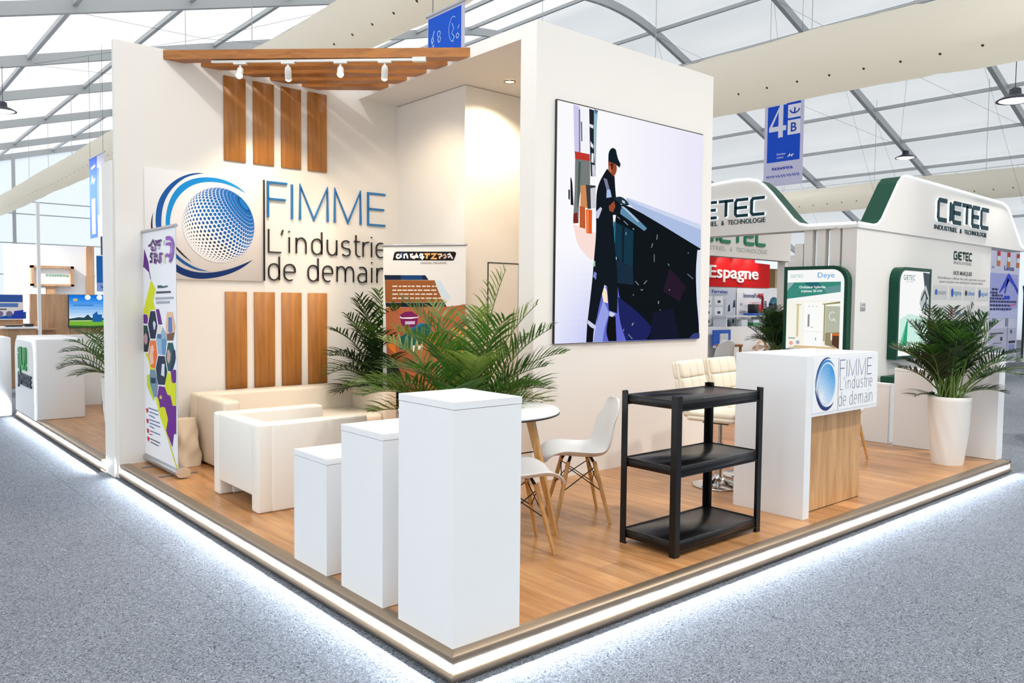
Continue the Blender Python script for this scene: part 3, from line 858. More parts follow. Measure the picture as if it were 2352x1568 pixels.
HEX_BANNER_STROKES = [
 ((80,20,100),0.018,[[0.1871,1.9433],[0.2394,1.9486],[0.277,1.9672],[0.3099,1.9859],[0.328,1.9669],[0.3629,1.936]]),
 ((110,40,140),0.016,[[0.2683,1.9336],[0.2574,1.9182],[0.2817,1.9013],[0.3155,1.9067],[0.3075,1.9251],[0.2756,1.9333]]),
 ((110,40,140),0.016,[[0.3643,1.9718],[0.4073,1.9732],[0.3922,1.9525],[0.3631,1.9405],[0.3764,1.913],[0.3468,1.8918]]),
 ((70,20,90),0.016,[[0.3995,1.9566],[0.4355,1.9704],[0.5197,1.9749]]),
 ((110,40,140),0.016,[[0.4355,1.9682],[0.4343,1.9371],[0.4836,1.9392],[0.4844,1.9613]]),
 ((60,20,80),0.02,[[0.4589,1.916],[0.4699,1.9089]]),
 ((50,20,70),0.02,[[0.2954,1.8759],[0.2514,1.8776],[0.2359,1.86],[0.272,1.8405],[0.2636,1.8135],[0.219,1.8104]]),
 ((110,40,140),0.018,[[0.3315,1.8699],[0.3749,1.8727],[0.3814,1.8546],[0.338,1.8494],[0.3442,1.8244],[0.3841,1.8141],[0.3576,1.797],[0.3363,1.8067],[0.3734,1.8324]]),
 ((110,40,140),0.018,[[0.4247,1.8708],[0.4229,1.8218],[0.4784,1.7978],[0.481,1.8686],[0.5434,1.8661]]),
 ((110,40,140),0.018,[[0.481,1.8686],[0.5134,1.8011]]),
 ((150,90,190),0.03,[[0.6361,1.9818],[0.7227,1.9815],[0.7745,1.9637],[0.8095,1.9236],[0.7945,1.8605],[0.7567,1.8192],[0.7099,1.7984]]),
 ((150,90,190),0.022,[[0.6412,1.936],[0.7344,1.938],[0.7595,1.9047],[0.745,1.8624],[0.7045,1.836],[0.6653,1.857],[0.6243,1.839]]),
 ((40,40,50),0.012,[[0.6018,1.9684],[0.5949,1.9274]]),
 ((210,200,130),0.016,[[0.5954,1.8641],[0.5953,1.7854]]),
]
EMBLEM = [
 ((16,86,160),[[0.0849,0.4478],[0.0871,0.5606],[0.1117,0.6659],[0.1561,0.75],[0.221,0.8274],[0.2956,0.883],[0.3711,0.9181],[0.4379,0.9353],[0.4977,0.9362],[0.4186,0.9177],[0.3425,0.8862],[0.2765,0.8352],[0.211,0.7602],[0.1625,0.6705],[0.1378,0.5741],[0.1301,0.451],[0.1427,0.3573],[0.1783,0.2741],[0.16,0.2731],[0.1064,0.3551]]),
 ((14,142,214),[[0.1666,0.463],[0.1703,0.5484],[0.1962,0.6641],[0.248,0.7638],[0.3138,0.8325],[0.4088,0.8839],[0.5149,0.9071],[0.6328,0.9082],[0.7329,0.8834],[0.8142,0.845],[0.8779,0.7961],[0.7936,0.8359],[0.6924,0.8653],[0.5929,0.8726],[0.495,0.8612],[0.3987,0.8269],[0.3131,0.7607],[0.247,0.6687],[0.2108,0.5611],[0.2005,0.4654],[0.216,0.3618],[0.254,0.2781],[0.2337,0.2865],[0.1838,0.3599]]),
 ((16,26,72),[[0.0674,0.5637],[0.0506,0.5015],[0.0461,0.4263],[0.0614,0.3524],[0.0877,0.2975],[0.0723,0.3718],[0.0604,0.4273],[0.0594,0.4928]]),
 ((6,44,104),[[0.1057,0.2985],[0.1684,0.2071],[0.2524,0.1247],[0.3346,0.0834],[0.4491,0.06],[0.5862,0.0683],[0.7271,0.1049],[0.83,0.145],[0.937,0.196],[0.8402,0.117],[0.7064,0.0521],[0.566,0.0162],[0.4486,0.0052],[0.3434,0.0198],[0.2407,0.0649],[0.1586,0.1496]]),
 ((14,84,150),[[0.1788,0.3216],[0.2534,0.2158],[0.3165,0.161],[0.392,0.1155],[0.4591,0.0916],[0.537,0.0766],[0.43,0.0808],[0.3349,0.1182],[0.253,0.1765],[0.1965,0.256]]),
 ((30,30,40),[[0.243,0.289],[0.2541,0.28],[0.317,0.214],[0.3875,0.1474],[0.3075,0.2039],[0.2465,0.2681]]),
]
PAINT_BANNER = [
 ((12,10,12),[[0.0997,1.8981],[0.1129,1.9563],[0.1238,1.9756],[0.1419,1.981],[0.7286,1.975],[0.7432,1.9652],[0.745,1.9516],[0.7234,1.8976],[0.7147,1.8912]]),
 ((14,40,90),[[0.1843,1.9806],[0.2181,1.9798],[0.2208,1.9003],[0.2027,1.8993]]),
 ((8,26,50),[[0.0116,1.7576],[0.4368,1.7555],[0.4696,1.7116],[0.0178,1.7119]]),
 ((14,60,110),[[0.1851,1.7554],[0.4011,1.7555],[0.4132,1.7126],[0.1853,1.7122]]),
 ((150,88,40),[[0.0178,1.7108],[0.5316,1.7085],[0.5616,1.6254],[0.6033,1.5382],[0.6328,1.5029],[0.0245,1.4941]]),
 ((205,222,232),[[0.5375,1.7074],[0.5905,1.7048],[0.6968,1.5444],[0.6736,1.5279],[0.615,1.5383],[0.5616,1.6254]]),
 ((10,20,36),[[0.0245,1.4913],[0.6328,1.5002],[0.6565,1.4567],[0.0307,1.4522]]),
 ((178,100,62),[[0.0268,1.4465],[0.7043,1.4648],[0.8477,1.4871],[0.8488,0.6458],[0.2907,0.6218],[0.1332,0.9257],[0.0398,0.9442]]),
 ((12,10,10),[[0.0398,0.9442],[0.1332,0.9257],[0.2907,0.6218],[0.3488,0.4857],[0.0469,0.4711]]),
 ((196,120,70),[[0.2907,0.6218],[0.8488,0.6458],[0.8336,0.4568],[0.3605,0.433]]),
 ((122,22,92),[[0.1723,1.3739],[0.2299,1.4087],[0.2987,1.4127],[0.3675,1.3715],[0.3564,1.3028],[0.3452,1.2604],[0.2074,1.2631],[0.1864,1.3105]]),
 ((240,235,240),[[0.1758,1.3687],[0.1955,1.3531],[0.3561,1.3608],[0.3697,1.3747],[0.363,1.3535],[0.2876,1.3418],[0.1955,1.3425],[0.1793,1.3507]]),
 ((210,190,214),[[0.2302,1.3165],[0.3335,1.3214],[0.3313,1.2918],[0.2326,1.2879]]),
 ((24,110,160),[[0.288,1.2487],[0.4019,1.3089],[0.4361,1.2937],[0.4135,1.2617],[0.3339,1.2232],[0.2938,1.2224]]),
 ((20,90,84),[[0.1615,1.1611],[0.2881,1.2275],[0.4699,1.3153],[0.5043,1.2319],[0.4256,1.1249],[0.2428,1.0355],[0.1734,1.0549]]),
 ((230,236,236),[[0.3116,1.0904],[0.3973,1.0873],[0.3975,1.0609],[0.3119,1.0268]]),
 ((240,130,40),[[0.0452,1.105],[0.1269,1.0964],[0.1388,1.0006],[0.0687,1.0521]]),
 ((206,96,80),[[0.4718,0.9679],[0.7631,1.008],[0.7866,0.8209],[0.5859,0.7821]]),
 ((224,150,60),[[0.6947,1.2566],[0.8382,1.2904],[0.8406,0.9791],[0.7411,0.9761]]),
 ((190,120,100),[[0.3363,0.6983],[0.4505,0.7029],[0.4736,0.6402],[0.3021,0.6329]]),
 ((232,220,208),[[0.0974,1.6564],[0.1503,1.6566],[0.1503,1.6444],[0.0974,1.6442]]),
 ((232,220,208),[[0.1657,1.6567],[0.1919,1.6568],[0.192,1.6446],[0.1657,1.6445]]),
 ((232,220,208),[[0.2037,1.6568],[0.2494,1.657],[0.2495,1.6448],[0.2037,1.6446]]),
 ((232,220,208),[[0.2601,1.6571],[0.2855,1.6572],[0.2856,1.645],[0.2602,1.6449]]),
 ((232,220,208),[[0.2955,1.6572],[0.3284,1.6573],[0.3284,1.6452],[0.2955,1.645]]),
 ((232,220,208),[[0.3435,1.6574],[0.3899,1.6576],[0.39,1.6454],[0.3436,1.6452]]),
 ((232,220,208),[[0.4042,1.6576],[0.4423,1.6578],[0.4424,1.6457],[0.4042,1.6455]]),
 ((232,220,208),[[0.4518,1.6578],[0.488,1.6579],[0.4881,1.6459],[0.4519,1.6457]]),
 ((232,220,208),[[0.5032,1.658],[0.5287,1.6581],[0.5287,1.6461],[0.5033,1.6459]]),
 ((232,220,208),[[0.5381,1.6581],[0.5614,1.6582],[0.5615,1.6462],[0.5382,1.6461]]),
 ((232,220,208),[[0.0975,1.6186],[0.139,1.6188],[0.139,1.6065],[0.0975,1.6063]]),
 ((232,220,208),[[0.1499,1.6188],[0.1958,1.6191],[0.1958,1.6069],[0.1499,1.6066]]),
 ((232,220,208),[[0.2048,1.6191],[0.2496,1.6194],[0.2497,1.6072],[0.2048,1.6069]]),
 ((232,220,208),[[0.2582,1.6194],[0.313,1.6197],[0.3131,1.6076],[0.2583,1.6072]]),
 ((232,220,208),[[0.3219,1.6198],[0.35,1.6199],[0.3501,1.6078],[0.3219,1.6076]]),
 ((232,220,208),[[0.3614,1.62],[0.4066,1.6202],[0.4067,1.6081],[0.3615,1.6078]]),
 ((232,220,208),[[0.4213,1.6203],[0.486,1.6206],[0.4861,1.6086],[0.4214,1.6082]]),
 ((232,220,208),[[0.4975,1.6207],[0.5474,1.621],[0.5475,1.6089],[0.4976,1.6086]]),
 ((232,220,208),[[0.0976,1.5812],[0.157,1.5816],[0.157,1.5694],[0.0977,1.569]]),
 ((232,220,208),[[0.1708,1.5817],[0.2114,1.582],[0.2115,1.5698],[0.1708,1.5695]]),
 ((232,220,208),[[0.2223,1.5821],[0.2676,1.5824],[0.2676,1.5702],[0.2223,1.5699]]),
 ((232,220,208),[[0.2794,1.5825],[0.3211,1.5827],[0.3211,1.5706],[0.2795,1.5703]]),
 ((232,220,208),[[0.3327,1.5828],[0.3805,1.5831],[0.3805,1.571],[0.3328,1.5707]]),
 ((232,220,208),[[0.3945,1.5832],[0.4378,1.5835],[0.4379,1.5714],[0.3946,1.5711]]),
 ((232,220,208),[[0.447,1.5836],[0.5095,1.584],[0.5096,1.5719],[0.4471,1.5715]]),
 ((232,220,208),[[0.5246,1.5841],[0.5559,1.5843],[0.556,1.5723],[0.5247,1.5721]]),
 ((232,220,208),[[0.0977,1.5422],[0.1427,1.5426],[0.1427,1.5304],[0.0978,1.53]]),
 ((232,220,208),[[0.1578,1.5427],[0.2048,1.5431],[0.2048,1.5309],[0.1578,1.5305]]),
 ((232,220,208),[[0.2196,1.5432],[0.2679,1.5436],[0.268,1.5314],[0.2197,1.531]]),
 ((232,220,208),[[0.2835,1.5438],[0.3226,1.5441],[0.3226,1.5319],[0.2836,1.5316]]),
 ((232,220,208),[[0.3357,1.5442],[0.3801,1.5445],[0.3801,1.5324],[0.3358,1.532]]),
 ((232,220,208),[[0.3925,1.5446],[0.4298,1.545],[0.4299,1.5328],[0.3926,1.5325]]),
 ((232,220,208),[[0.4439,1.5451],[0.5012,1.5455],[0.5012,1.5335],[0.444,1.533]]),
 ((232,220,208),[[0.5141,1.5456],[0.5617,1.546],[0.5618,1.534],[0.5142,1.5336]]),
 ((232,220,208),[[0.5702,1.5461],[0.6255,1.5466],[0.6255,1.5345],[0.5703,1.5341]]),
 ((232,220,208),[[0.6361,1.5466],[0.6559,1.5468],[0.656,1.5348],[0.6361,1.5346]]),
]
PAINT_BANNER_STROKES = [
 ((240,240,240),0.016,[[0.1723,1.9531],[0.1481,1.9494],[0.1409,1.9284],[0.1543,1.9172],[0.1754,1.9226],[0.1874,1.953],[0.1893,1.9226]]),
 ((240,240,240),0.016,[[0.2207,1.9141],[0.2206,1.95],[0.2416,1.9564],[0.2507,1.9415],[0.2568,1.9139]]),
 ((240,240,240),0.016,[[0.3106,1.9548],[0.2867,1.9506],[0.2928,1.9274],[0.3167,1.9328],[0.3078,1.9108]]),
 ((240,240,240),0.016,[[0.3228,1.9107],[0.3465,1.9535],[0.3598,1.927],[0.3347,1.9272]]),
 ((240,240,240),0.016,[[0.3794,1.9324],[0.3882,1.9543],[0.409,1.9514],[0.4032,1.9322],[0.4181,1.9266],[0.4063,1.9103],[0.3836,1.9269]]),
 ((240,176,100),0.018,[[0.4298,1.9539],[0.486,1.9535]]),
 ((240,176,100),0.018,[[0.4594,1.9526],[0.449,1.9111]]),
 ((240,176,100),0.016,[[0.4978,1.9534],[0.5449,1.9558],[0.501,1.9125],[0.554,1.9122]]),
 ((240,200,150),0.014,[[0.5626,1.9502],[0.5977,1.9527],[0.6037,1.9363],[0.5803,1.9256],[0.5833,1.9093]]),
 ((200,170,160),0.014,[[0.6183,1.9417],[0.6357,1.9497],[0.6476,1.9252],[0.6301,1.9144],[0.6242,1.9253]]),
 ((235,225,225),0.014,[[0.6591,1.9457],[0.6823,1.9548],[0.7117,1.9085]]),
 ((235,225,225),0.014,[[0.6854,1.9304],[0.6651,1.9224]]),
]

# ------------------------------------------------------------ wall boards, sign, pergola
ORD = ['first', 'second', 'third', 'fourth']
for row, (z0, z1) in (('above', (2.757, 3.507)), ('below', (0.692, 1.58))):
    for k in range(4):
        x0 = 0.897 + 0.2705 * k
        a = MB(); a.box(x0, x0 + .2, 4.672, 4.69, z0, z1, TEAK, .003, 1)
        o = a.build('wall_panel', None, 'auto')
        tag(o, 'vertical honey wood board %s the logo, %s from the left in its row' % (row, ORD[k]), 'wood panel', 'honey wood boards on the logo wall')

SIGNBLUE = mat('sign_blue', (22, 112, 176), rough=0.4)
SIGNBLACK = mat('sign_black', (20, 18, 18), rough=0.4)
SIGNBOARD = mat('sign_board', (234, 228, 224), rough=0.5)
sg = thing('wall_sign', 'large round blue globe logo board with raised FIMME lettering on the cream wall', 'sign', (0.74, 4.67, 1.68))
a = MB(); a.box(.215, 1.258, 4.668, 4.69, 1.68, 2.612, SIGNBOARD, .002, 1); a.build('board', sg)
FB = facing_y(.215, 4.668, 1.68)
NAMES = ['swoosh', 'swoosh', 'swoosh', 'swoosh', 'swoosh', 'swoosh']
for i, (c, pts) in enumerate(EMBLEM):
    a = MB(); a.poly(FB, soften(pts, 3), PRINT_MATT, .0012 + .0004 * i, c); o = a.build('swoosh', sg)
def globe(F, cu, cv, ru, rv, w, n_mer, n_par, parent=None, mb=None):
    """halftone ball: dots on meridians from a pole at the upper right, swelling towards it"""
    a = mb or MB()
    a.poly(F, [(cu + ru * math.cos(TAU * k / 40), cv + rv * math.sin(TAU * k / 40)) for k in range(40)], PRINT_MATT, w, (238, 237, 238))
    pole = Vector((.70, .62, .34)).normalized()
    e1 = pole.cross(Vector((0, 0, 1))).normalized()
    e2 = pole.cross(e1)
    capp = []
    for j in range(1, n_par):
        th = math.pi * j / n_par
        for i in range(n_mer):
            ph = TAU * (i + .5 * (j % 2)) / n_mer
            p = pole * math.cos(th) + (e1 * math.cos(ph) + e2 * math.sin(ph)) * math.sin(th)
            if p.z < 0.02:
                continue
            t = j / n_par                       # 0 at the pole
            along = math.pi / n_par
            across = TAU / n_mer * math.sin(th)
            k = min(1.1, max(.28, 1.30 - 1.28 * t))
            d1 = (pole - p * p.dot(pole))
            if d1.length < 1e-4:
                continue
            d1.normalize()
            d2 = p.cross(d1)
            s1, s2 = along * .5 * k, max(across * .5 * k, along * .2 * k)
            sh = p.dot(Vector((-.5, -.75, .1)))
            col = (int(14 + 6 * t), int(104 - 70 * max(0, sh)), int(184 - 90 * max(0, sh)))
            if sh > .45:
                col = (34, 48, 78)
            q = []
            for n in range(6):
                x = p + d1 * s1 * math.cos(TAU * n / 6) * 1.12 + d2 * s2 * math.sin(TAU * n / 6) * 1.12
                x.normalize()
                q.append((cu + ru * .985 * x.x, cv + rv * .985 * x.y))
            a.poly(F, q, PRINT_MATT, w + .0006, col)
    # solid cap around the pole
    q = []
    for n in range(24):
        ph = TAU * n / 24
        x = pole * math.cos(.2) + (e1 * math.cos(ph) + e2 * math.sin(ph)) * math.sin(.2)
        if x.z < 0:
            x.z = 0; x.normalize()
        q.append((cu + ru * .985 * x.x, cv + rv * .985 * x.y))
    a.poly(F, q, PRINT_MATT, w + .0009, (20, 116, 194))
    if parent is not None:
        a.build('halftone_globe', parent)
    return a
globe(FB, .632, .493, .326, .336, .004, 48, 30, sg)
a = MB(); a.box(1.252, 1.266, 4.655, 4.69, 1.686, 2.616, SIGNBLACK); a.build('divider_bar', sg)
FW = facing_y(0, 4.69, 0)
def letter(strokes, width, m, nm='letter', w1=.022):
    a = MB()
    for s_ in strokes:
        a.stroke(FW, s_, width, m, .003, w1)
    a.build(nm, sg)
zt, zb = 2.606, 2.280
sw = .0185
letter([[(1.305, zb), (1.305, zt), (1.494, zt)], [(1.305, 2.452), (1.478, 2.452)]], sw, SIGNBLUE)
letter([[(1.543, zb), (1.543, zt)]], sw, SIGNBLUE)
letter([[(1.625, zb), (1.627, zt), (1.770, zb + .01), (1.913, zt), (1.917, zb)]], sw, SIGNBLUE)
letter([[(1.994, zb), (1.996, zt), (2.140, zb + .01), (2.281, zt), (2.285, zb)]], sw, SIGNBLUE)
letter([[(2.572, zt), (2.371, zt), (2.371, zb + .008), (2.572, zb + .008)], [(2.371, 2.448), (2.558, 2.448)]], sw, SIGNBLUE)
def letters(row, z, xh):
    for ch, x, xs in row:
        a = MB(); glyph(a, FW, ch, x, z, xh, .0108, SIGNBLACK, .003, .02, xs=xs); a.build('letter', sg)
letters([('L', 1.310, 1.02), ("'", 1.437, .8), ('i', 1.515, 1), ('n', 1.587, .92), ('d', 1.750, .96), ('u', 1.914, .94), ('s', 2.070, 1.02), ('t', 2.232, .9), ('r', 2.314, 1.02), ('i', 2.413, 1), ('e', 2.469, .96)], 1.957, .150)
letters([('d', 1.309, .95), ('e', 1.463, 1.03), ('d', 1.709, .95), ('e', 1.866, .97), ('m', 2.020, .94), ('a', 2.256, .98), ('i', 2.415, 1), ('n', 2.478, .92)], 1.696, .153)

pg = thing('pergola', 'corner pergola of five diagonal honey wood beams under the open roof', 'pergola', (1.3, 3.8, 3.54))
for k in range(5):
    L0 = .385 + .317 * k
    R0 = 2.862 + .317 * k
    wl = .165                                                 # beam width along the wall
    pts = [(L0, 4.69), (2.27, R0), (2.27, R0 + wl), (L0 + wl, 4.69)]
    a = MB()
    bot = [Vector((x, y, 3.545)) for x, y in pts]
    top = [Vector((x, y, 3.622)) for x, y in pts]
    a.add(bot + top, [[0, 1, 2, 3][::-1], [4, 5, 6, 7], [0, 1, 5, 4], [1, 2, 6, 5], [2, 3, 7, 6], [3, 0, 4, 7]], BEAMWOOD)
    a.build('beam', pg)

TRACK = mat('white_track', (226, 226, 222), rough=0.4)
BULB = mat('warm_lamp_glow', (255, 226, 170), emit=60.0)
BULB_OFF = mat('lamp_reflector', (150, 140, 120), rough=0.2, metal=0.8)
tl = thing('track_light', 'white spotlight track with four heads under the front beam of the pergola', 'spotlight', (1.35, 3.79, 3.50))
ta, tb = Vector((.70, 4.425, 3.527)), Vector((2.01, 3.125, 3.527))
a = MB(); a.bar(ta, tb, .024, .018, TRACK); a.build('rail', tl)
a = MB(); a.bar(tb - Vector((.08, -.08, 0)), tb, .045, .036, TRACK); a.build('end_feed', tl)
dirs = {0: Vector((-.35, -.55, -.75)), 1: Vector((.25, .45, -.85)), 2: Vector((-.35, -.6, -.72)), 3: Vector((.2, .4, -.9))}
for k, f in enumerate((.135, .36, .605, .81)):
    p = ta.lerp(tb, f)
    hd = MB()
    hd.bar(p - Vector((.04, -.04, .016)), p + Vector((.04, -.04, -.016)), .03, .016, TRACK)
    hd.rod(p + Vector((0, 0, -.03)), p + Vector((0, 0, -.075)), .009, TRACK)
    dv = dirs[k].normalized()
    q0 = p + Vector((0, 0, -.075)) - dv * .03
    q1 = q0 + dv * .105
    hd.tube([q0, q0 + dv * .015, q0 + dv * .04, q1], [.016, .026, .028, .028], TRACK, 16)
    h = hd.build('spot_head', tl)
    a = MB(); a.tube([q1 + dv * .001, q1 + dv * .012, q1 + dv * .02], [.025, .022, .008], BULB, 14); a.build('lamp', h)
    tgt = {0: (1.0, 4.69, 1.6), 1: (1.4, 4.6, 1.3), 2: (1.9, 4.69, 1.9), 3: (2.73, 4.1, 1.9)}[k]
    # two heads face the room, two face the sofa and the wall
    if k in (0, 2):
        tgt = (q1 + dv * 3)
    add_light('track_spot', 'SPOT', q1 + dv * .035, (95, 95, 70, 85)[k] if k else 70, (1, .80, .55), tgt, size=.03, spot=math.radians(100), blend=.7)
dl = thing('downlight', 'small round recessed downlight in the alcove ceiling', 'lamp', (2.96, 3.16, 3.53))
a = MB(); a.lathe([(.055, .004), (.055, -.006), (.045, -.008), (.04, 0)], METAL, (2.96, 3.16, 3.53), 24, False); a.build('trim_ring', dl)
a = MB(); a.lathe([(.04, -.002), (.02, -.003), (.002, -.003)], BULB, (2.96, 3.16, 3.53), 20); a.build('lens', dl)
add_light('alcove_light', 'SPOT', (2.96, 3.16, 3.50), 180, (1, .82, .58), (2.9, 3.2, 0), size=.04, spot=math.radians(140), blend=.6)

# ------------------------------------------------------------ video wall
SCREEN = mat('video_screen', rough=0.8, spec=0.0, emit=1.8, vcol=True)
vw = thing('video_screen', 'large video wall showing a dark clothed worker in a cap beside a machine', 'screen', (3.41, 2.03, 1.188))
a = MB(); a.box(2.468, 4.348, 2.018, 2.04, 1.184, 3.080, BLACK, .003, 1); a.build('cabinet', vw)
FS = facing_y(2.472, 2.018, 1.188)
pic = MB()
GU, GV, SU, SV = 36, 40, 1.872, 1.882
def picbg(u, v):
    base = Vector((250, 250, 254))
    lav = Vector((232, 229, 249))
    blue = Vector((150, 158, 236))
    c = base.lerp(lav, max(0, min(1, (u - .3) * 1.3)))
    if v < .42:
        c = c.lerp(blue, max(0, min(1, (.42 - v) * 1.6 * (.35 + u * 2.0))))
    return c
for i in range(GU):
    for j in range(GV):
        c = picbg((i + .5) / GU, (j + .5) / GV)
        pic.rect(FS, SU * i / GU, SV * j / GV, SU * (i + 1) / GU, SV * (j + 1) / GV, SCREEN, .0008, tuple(c))
for i, (c, pts) in enumerate(SCREEN_PICTURE):
    pts = [(min(max(u, .003), SU - .003), min(max(v, .003), SV - .003)) for u, v in pts]
    pic.poly(FS, soften(pts, 2, 48), SCREEN, .0012 + .00025 * i, c)
pic.build('picture', vw)

# ------------------------------------------------------------ pedestals
def pedestal(x0, x1, y0, y1, h, label):
    t = thing('pedestal', label, 'pedestal', ((x0 + x1) / 2, (y0 + y1) / 2, P), 0, 'white stepped pedestals')
    a = MB(); a.box(x0 + .001, x1 - .001, y0 + .001, y1 - .001, P + .003, P + h - .031, WHITE); a.build('body', t)
    a = MB(); a.box(x0, x1, y0, y1, P + h - .029, P + h, WHITE); a.build('top_panel', t)
    return t
pedestal(.041, .40, .056, .46, 1.0, 'tallest white pedestal, at the front corner of the platform')
pedestal(.049, .41, .602, .985, .8, 'middle height white pedestal, between the tallest and the shortest of its row')
pedestal(.053, .41, 1.142, 1.512, .6, 'shortest white pedestal of the front row, beside the white armchair')
pedestal(6.225, 6.38, .085, .46, .975, 'tall narrow white pedestal at the far right platform end, right of the potted palm')
pedestal(6.27, 6.40, .667, 1.04, .78, 'middle height white pedestal half hidden behind the potted palm')
pedestal(6.305, 6.42, 1.10, 1.40, .61, 'low white pedestal just right of the white counter, its top white and side grey')

# ------------------------------------------------------------ black shelf
SHELFM = mat('black_powder_coat', (7, 8, 11), rough=0.3, spec=0.4)
sh = thing('shelf', 'black metal shelf with three tiers, empty, at the front of the platform', 'shelf', (2.085, .4, P))
sx0, sx1, sy0, sy1 = 1.661, 2.507, .200, .600
for (x, dx) in ((sx0, 1), (sx1, -1)):
    for (y, dy) in ((sy0, 1), (sy1, -1)):
        a = MB()
        z0, z1 = P, P + .895
        a.box(x, x + dx * .042, y, y + dy * .006, z0, z1, SHELFM)
        a.box(x, x + dx * .006, y + dy * .006, y + dy * .042, z0, z1, SHELFM)
        a.box(x + dx * .002, x + dx * .03, y + dy * .002, y + dy * .03, z0, z0 + .004, SHELFM)
        a.build('post', sh)
for zt_ in (.983, .616, .197):
    a = MB(); a.box(sx0 + .008, sx1 - .008, sy0 + .008, sy1 - .008, zt_ - .016, zt_ - .004, SHELFM, .002, 1); b_ = a.build('shelf_board', sh)
    for (x0, x1, y0, y1) in ((sx0 + .03, sx1 - .03, sy0 + .004, sy0 + .018), (sx0 + .03, sx1 - .03, sy1 - .018, sy1 - .004), (sx0 + .004, sx0 + .018, sy0 + .03, sy1 - .03), (sx1 - .018, sx1 - .004, sy0 + .03, sy1 - .03)):
        a = MB(); a.box(x0, x1, y0, y1, zt_ - .05, zt_, SHELFM, .003, 1)
        if x1 - x0 > y1 - y0:
            s_ = -1 if y0 < .4 else 1
            yy = y0 if s_ < 0 else y1
            a.box(x0, x1, yy, yy + s_ * -.006, zt_ - .062, zt_ - .05, SHELFM)
        a.build('beam', b_)

# ------------------------------------------------------------ counter
ct = thing('counter', 'white reception counter with a blue globe logo and an oak front panel', 'counter', (3.45, .42, P))
a = MB(); a.prism(facing_y(0, .69, 0), [(2.953, P), (3.031, P), (3.031, .778), (3.962, .778), (3.962, 1.178), (2.953, 1.178)], 0, .525, WHITE); a.build('body', ct)
a = MB(); a.box(3.03, 3.88, .24, .262, P + .006, .78, OAK); a.build('front_panel', ct)
a = MB(); a.box(3.03, 3.88, .242, .27, P, P + .007, BLACK); a.build('plinth_shadow_gap', ct)
FC = facing_y(3.0, .165, 0)
lg = MB()
lg.box(3.03, 3.955, .1625, .165, .80, 1.165, WHITE_MATT)
FCC = facing_y(3.0, .1622, 0)
def mini_logo(mb, F, cu, cv, ru, rv, w):
    n = 30
    def cres(a0, a1, r0, r1, th, col, ww):
        pts = []
        for k in range(n + 1):
            t = k / n
            an = math.radians(a0 + (a1 - a0) * t)
            pts.append((cu + (ru * (r0 + (r1 - r0) * t)) * math.cos(an), cv + rv * (r0 + (r1 - r0) * t) * math.sin(an)))
        for k in range(n, -1, -1):
            t = k / n
            an = math.radians(a0 + (a1 - a0) * t)
            d_ = th * math.sin(math.pi * t) ** .8
            pts.append((cu + ru * (r0 + (r1 - r0) * t - d_) * math.cos(an), cv + rv * (r0 + (r1 - r0) * t - d_) * math.sin(an)))
        mb.poly(F, pts, PRINT_MATT, ww, col)
    cres(70, 200, 1.30, 1.32, .12, (40, 70, 130), w)
    cres(40, 190, 1.18, 1.20, .14, (70, 140, 205), w + .0003)
    cres(185, 315, 1.30, 1.28, .20, (30, 50, 110), w + .0005)
    cres(180, 290, 1.14, 1.16, .08, (60, 80, 140), w + .0007)
    for i in range(10):
        for j in range(10):
            u0, u1 = -1 + .2 * i, -1 + .2 * (i + 1)
            v0, v1 = -1 + .2 * j, -1 + .2 * (j + 1)
            q = []
            for (x, y) in ((u0, v0), (u1, v0), (u1, v1), (u0, v1)):
                r = math.sqrt(x * x + y * y)
                m_ = max(abs(x), abs(y))
                k_ = 0 if r == 0 else m_ / r
                q.append((cu + ru * x * k_, cv + rv * y * k_))
            s_ = max(0, min(1, .5 + .38 * ((u0 + u1) / 2 * .7 + (v0 + v1) / 2)))
            c0, c1 = Vector((232, 236, 244)), Vector((70, 150, 214))
            mb.poly(F, q, PRINT_MATT, w + .0009, tuple(c0.lerp(c1, s_)))
mini_logo(lg, FCC, .213, .985, .115, .138, .0004)
lc = (120, 124, 150)
for ch, u in (('L', .40), ("'", .452), ('i', .480), ('n', .510), ('d', .572), ('u', .636), ('s', .697), ('t', .757), ('r', .786), ('i', .822), ('e', .838)):
    glyph(lg, FCC, ch, u, .935, .060, .0042, PRINT_MATT, .0008, None, lc, .82)
for ch, u in (('d', .39), ('e', .452), ('d', .548), ('e', .612), ('m', .674), ('a', .768), ('i', .826), ('n', .848)):
    glyph(lg, FCC, ch, u - .005, .823, .066, .0042, PRINT_MATT, .0008, None, lc, .80)
for st_ in ([(.392, 1.022), (.392, 1.138), (.462, 1.138)], [(.392, 1.082), (.455, 1.082)], [(.487, 1.022), (.487, 1.138)], [(.518, 1.022), (.520, 1.138), (.572, 1.026), (.625, 1.138), (.627, 1.022)], [(.655, 1.022), (.657, 1.138), (.709, 1.026), (.762, 1.138), (.764, 1.022)], [(.858, 1.138), (.792, 1.138), (.792, 1.024), (.858, 1.024)], [(.792, 1.082), (.852, 1.082)]):
    lg.stroke(FCC, st_, .0062, PRINT_MATT, .0008, None, (108, 118, 160))
lg.stroke(FCC, [(.372, .80), (.372, 1.155)], .005, PRINT_MATT, .0008, None, (150, 152, 170))
lg.build('logo_panel', ct)

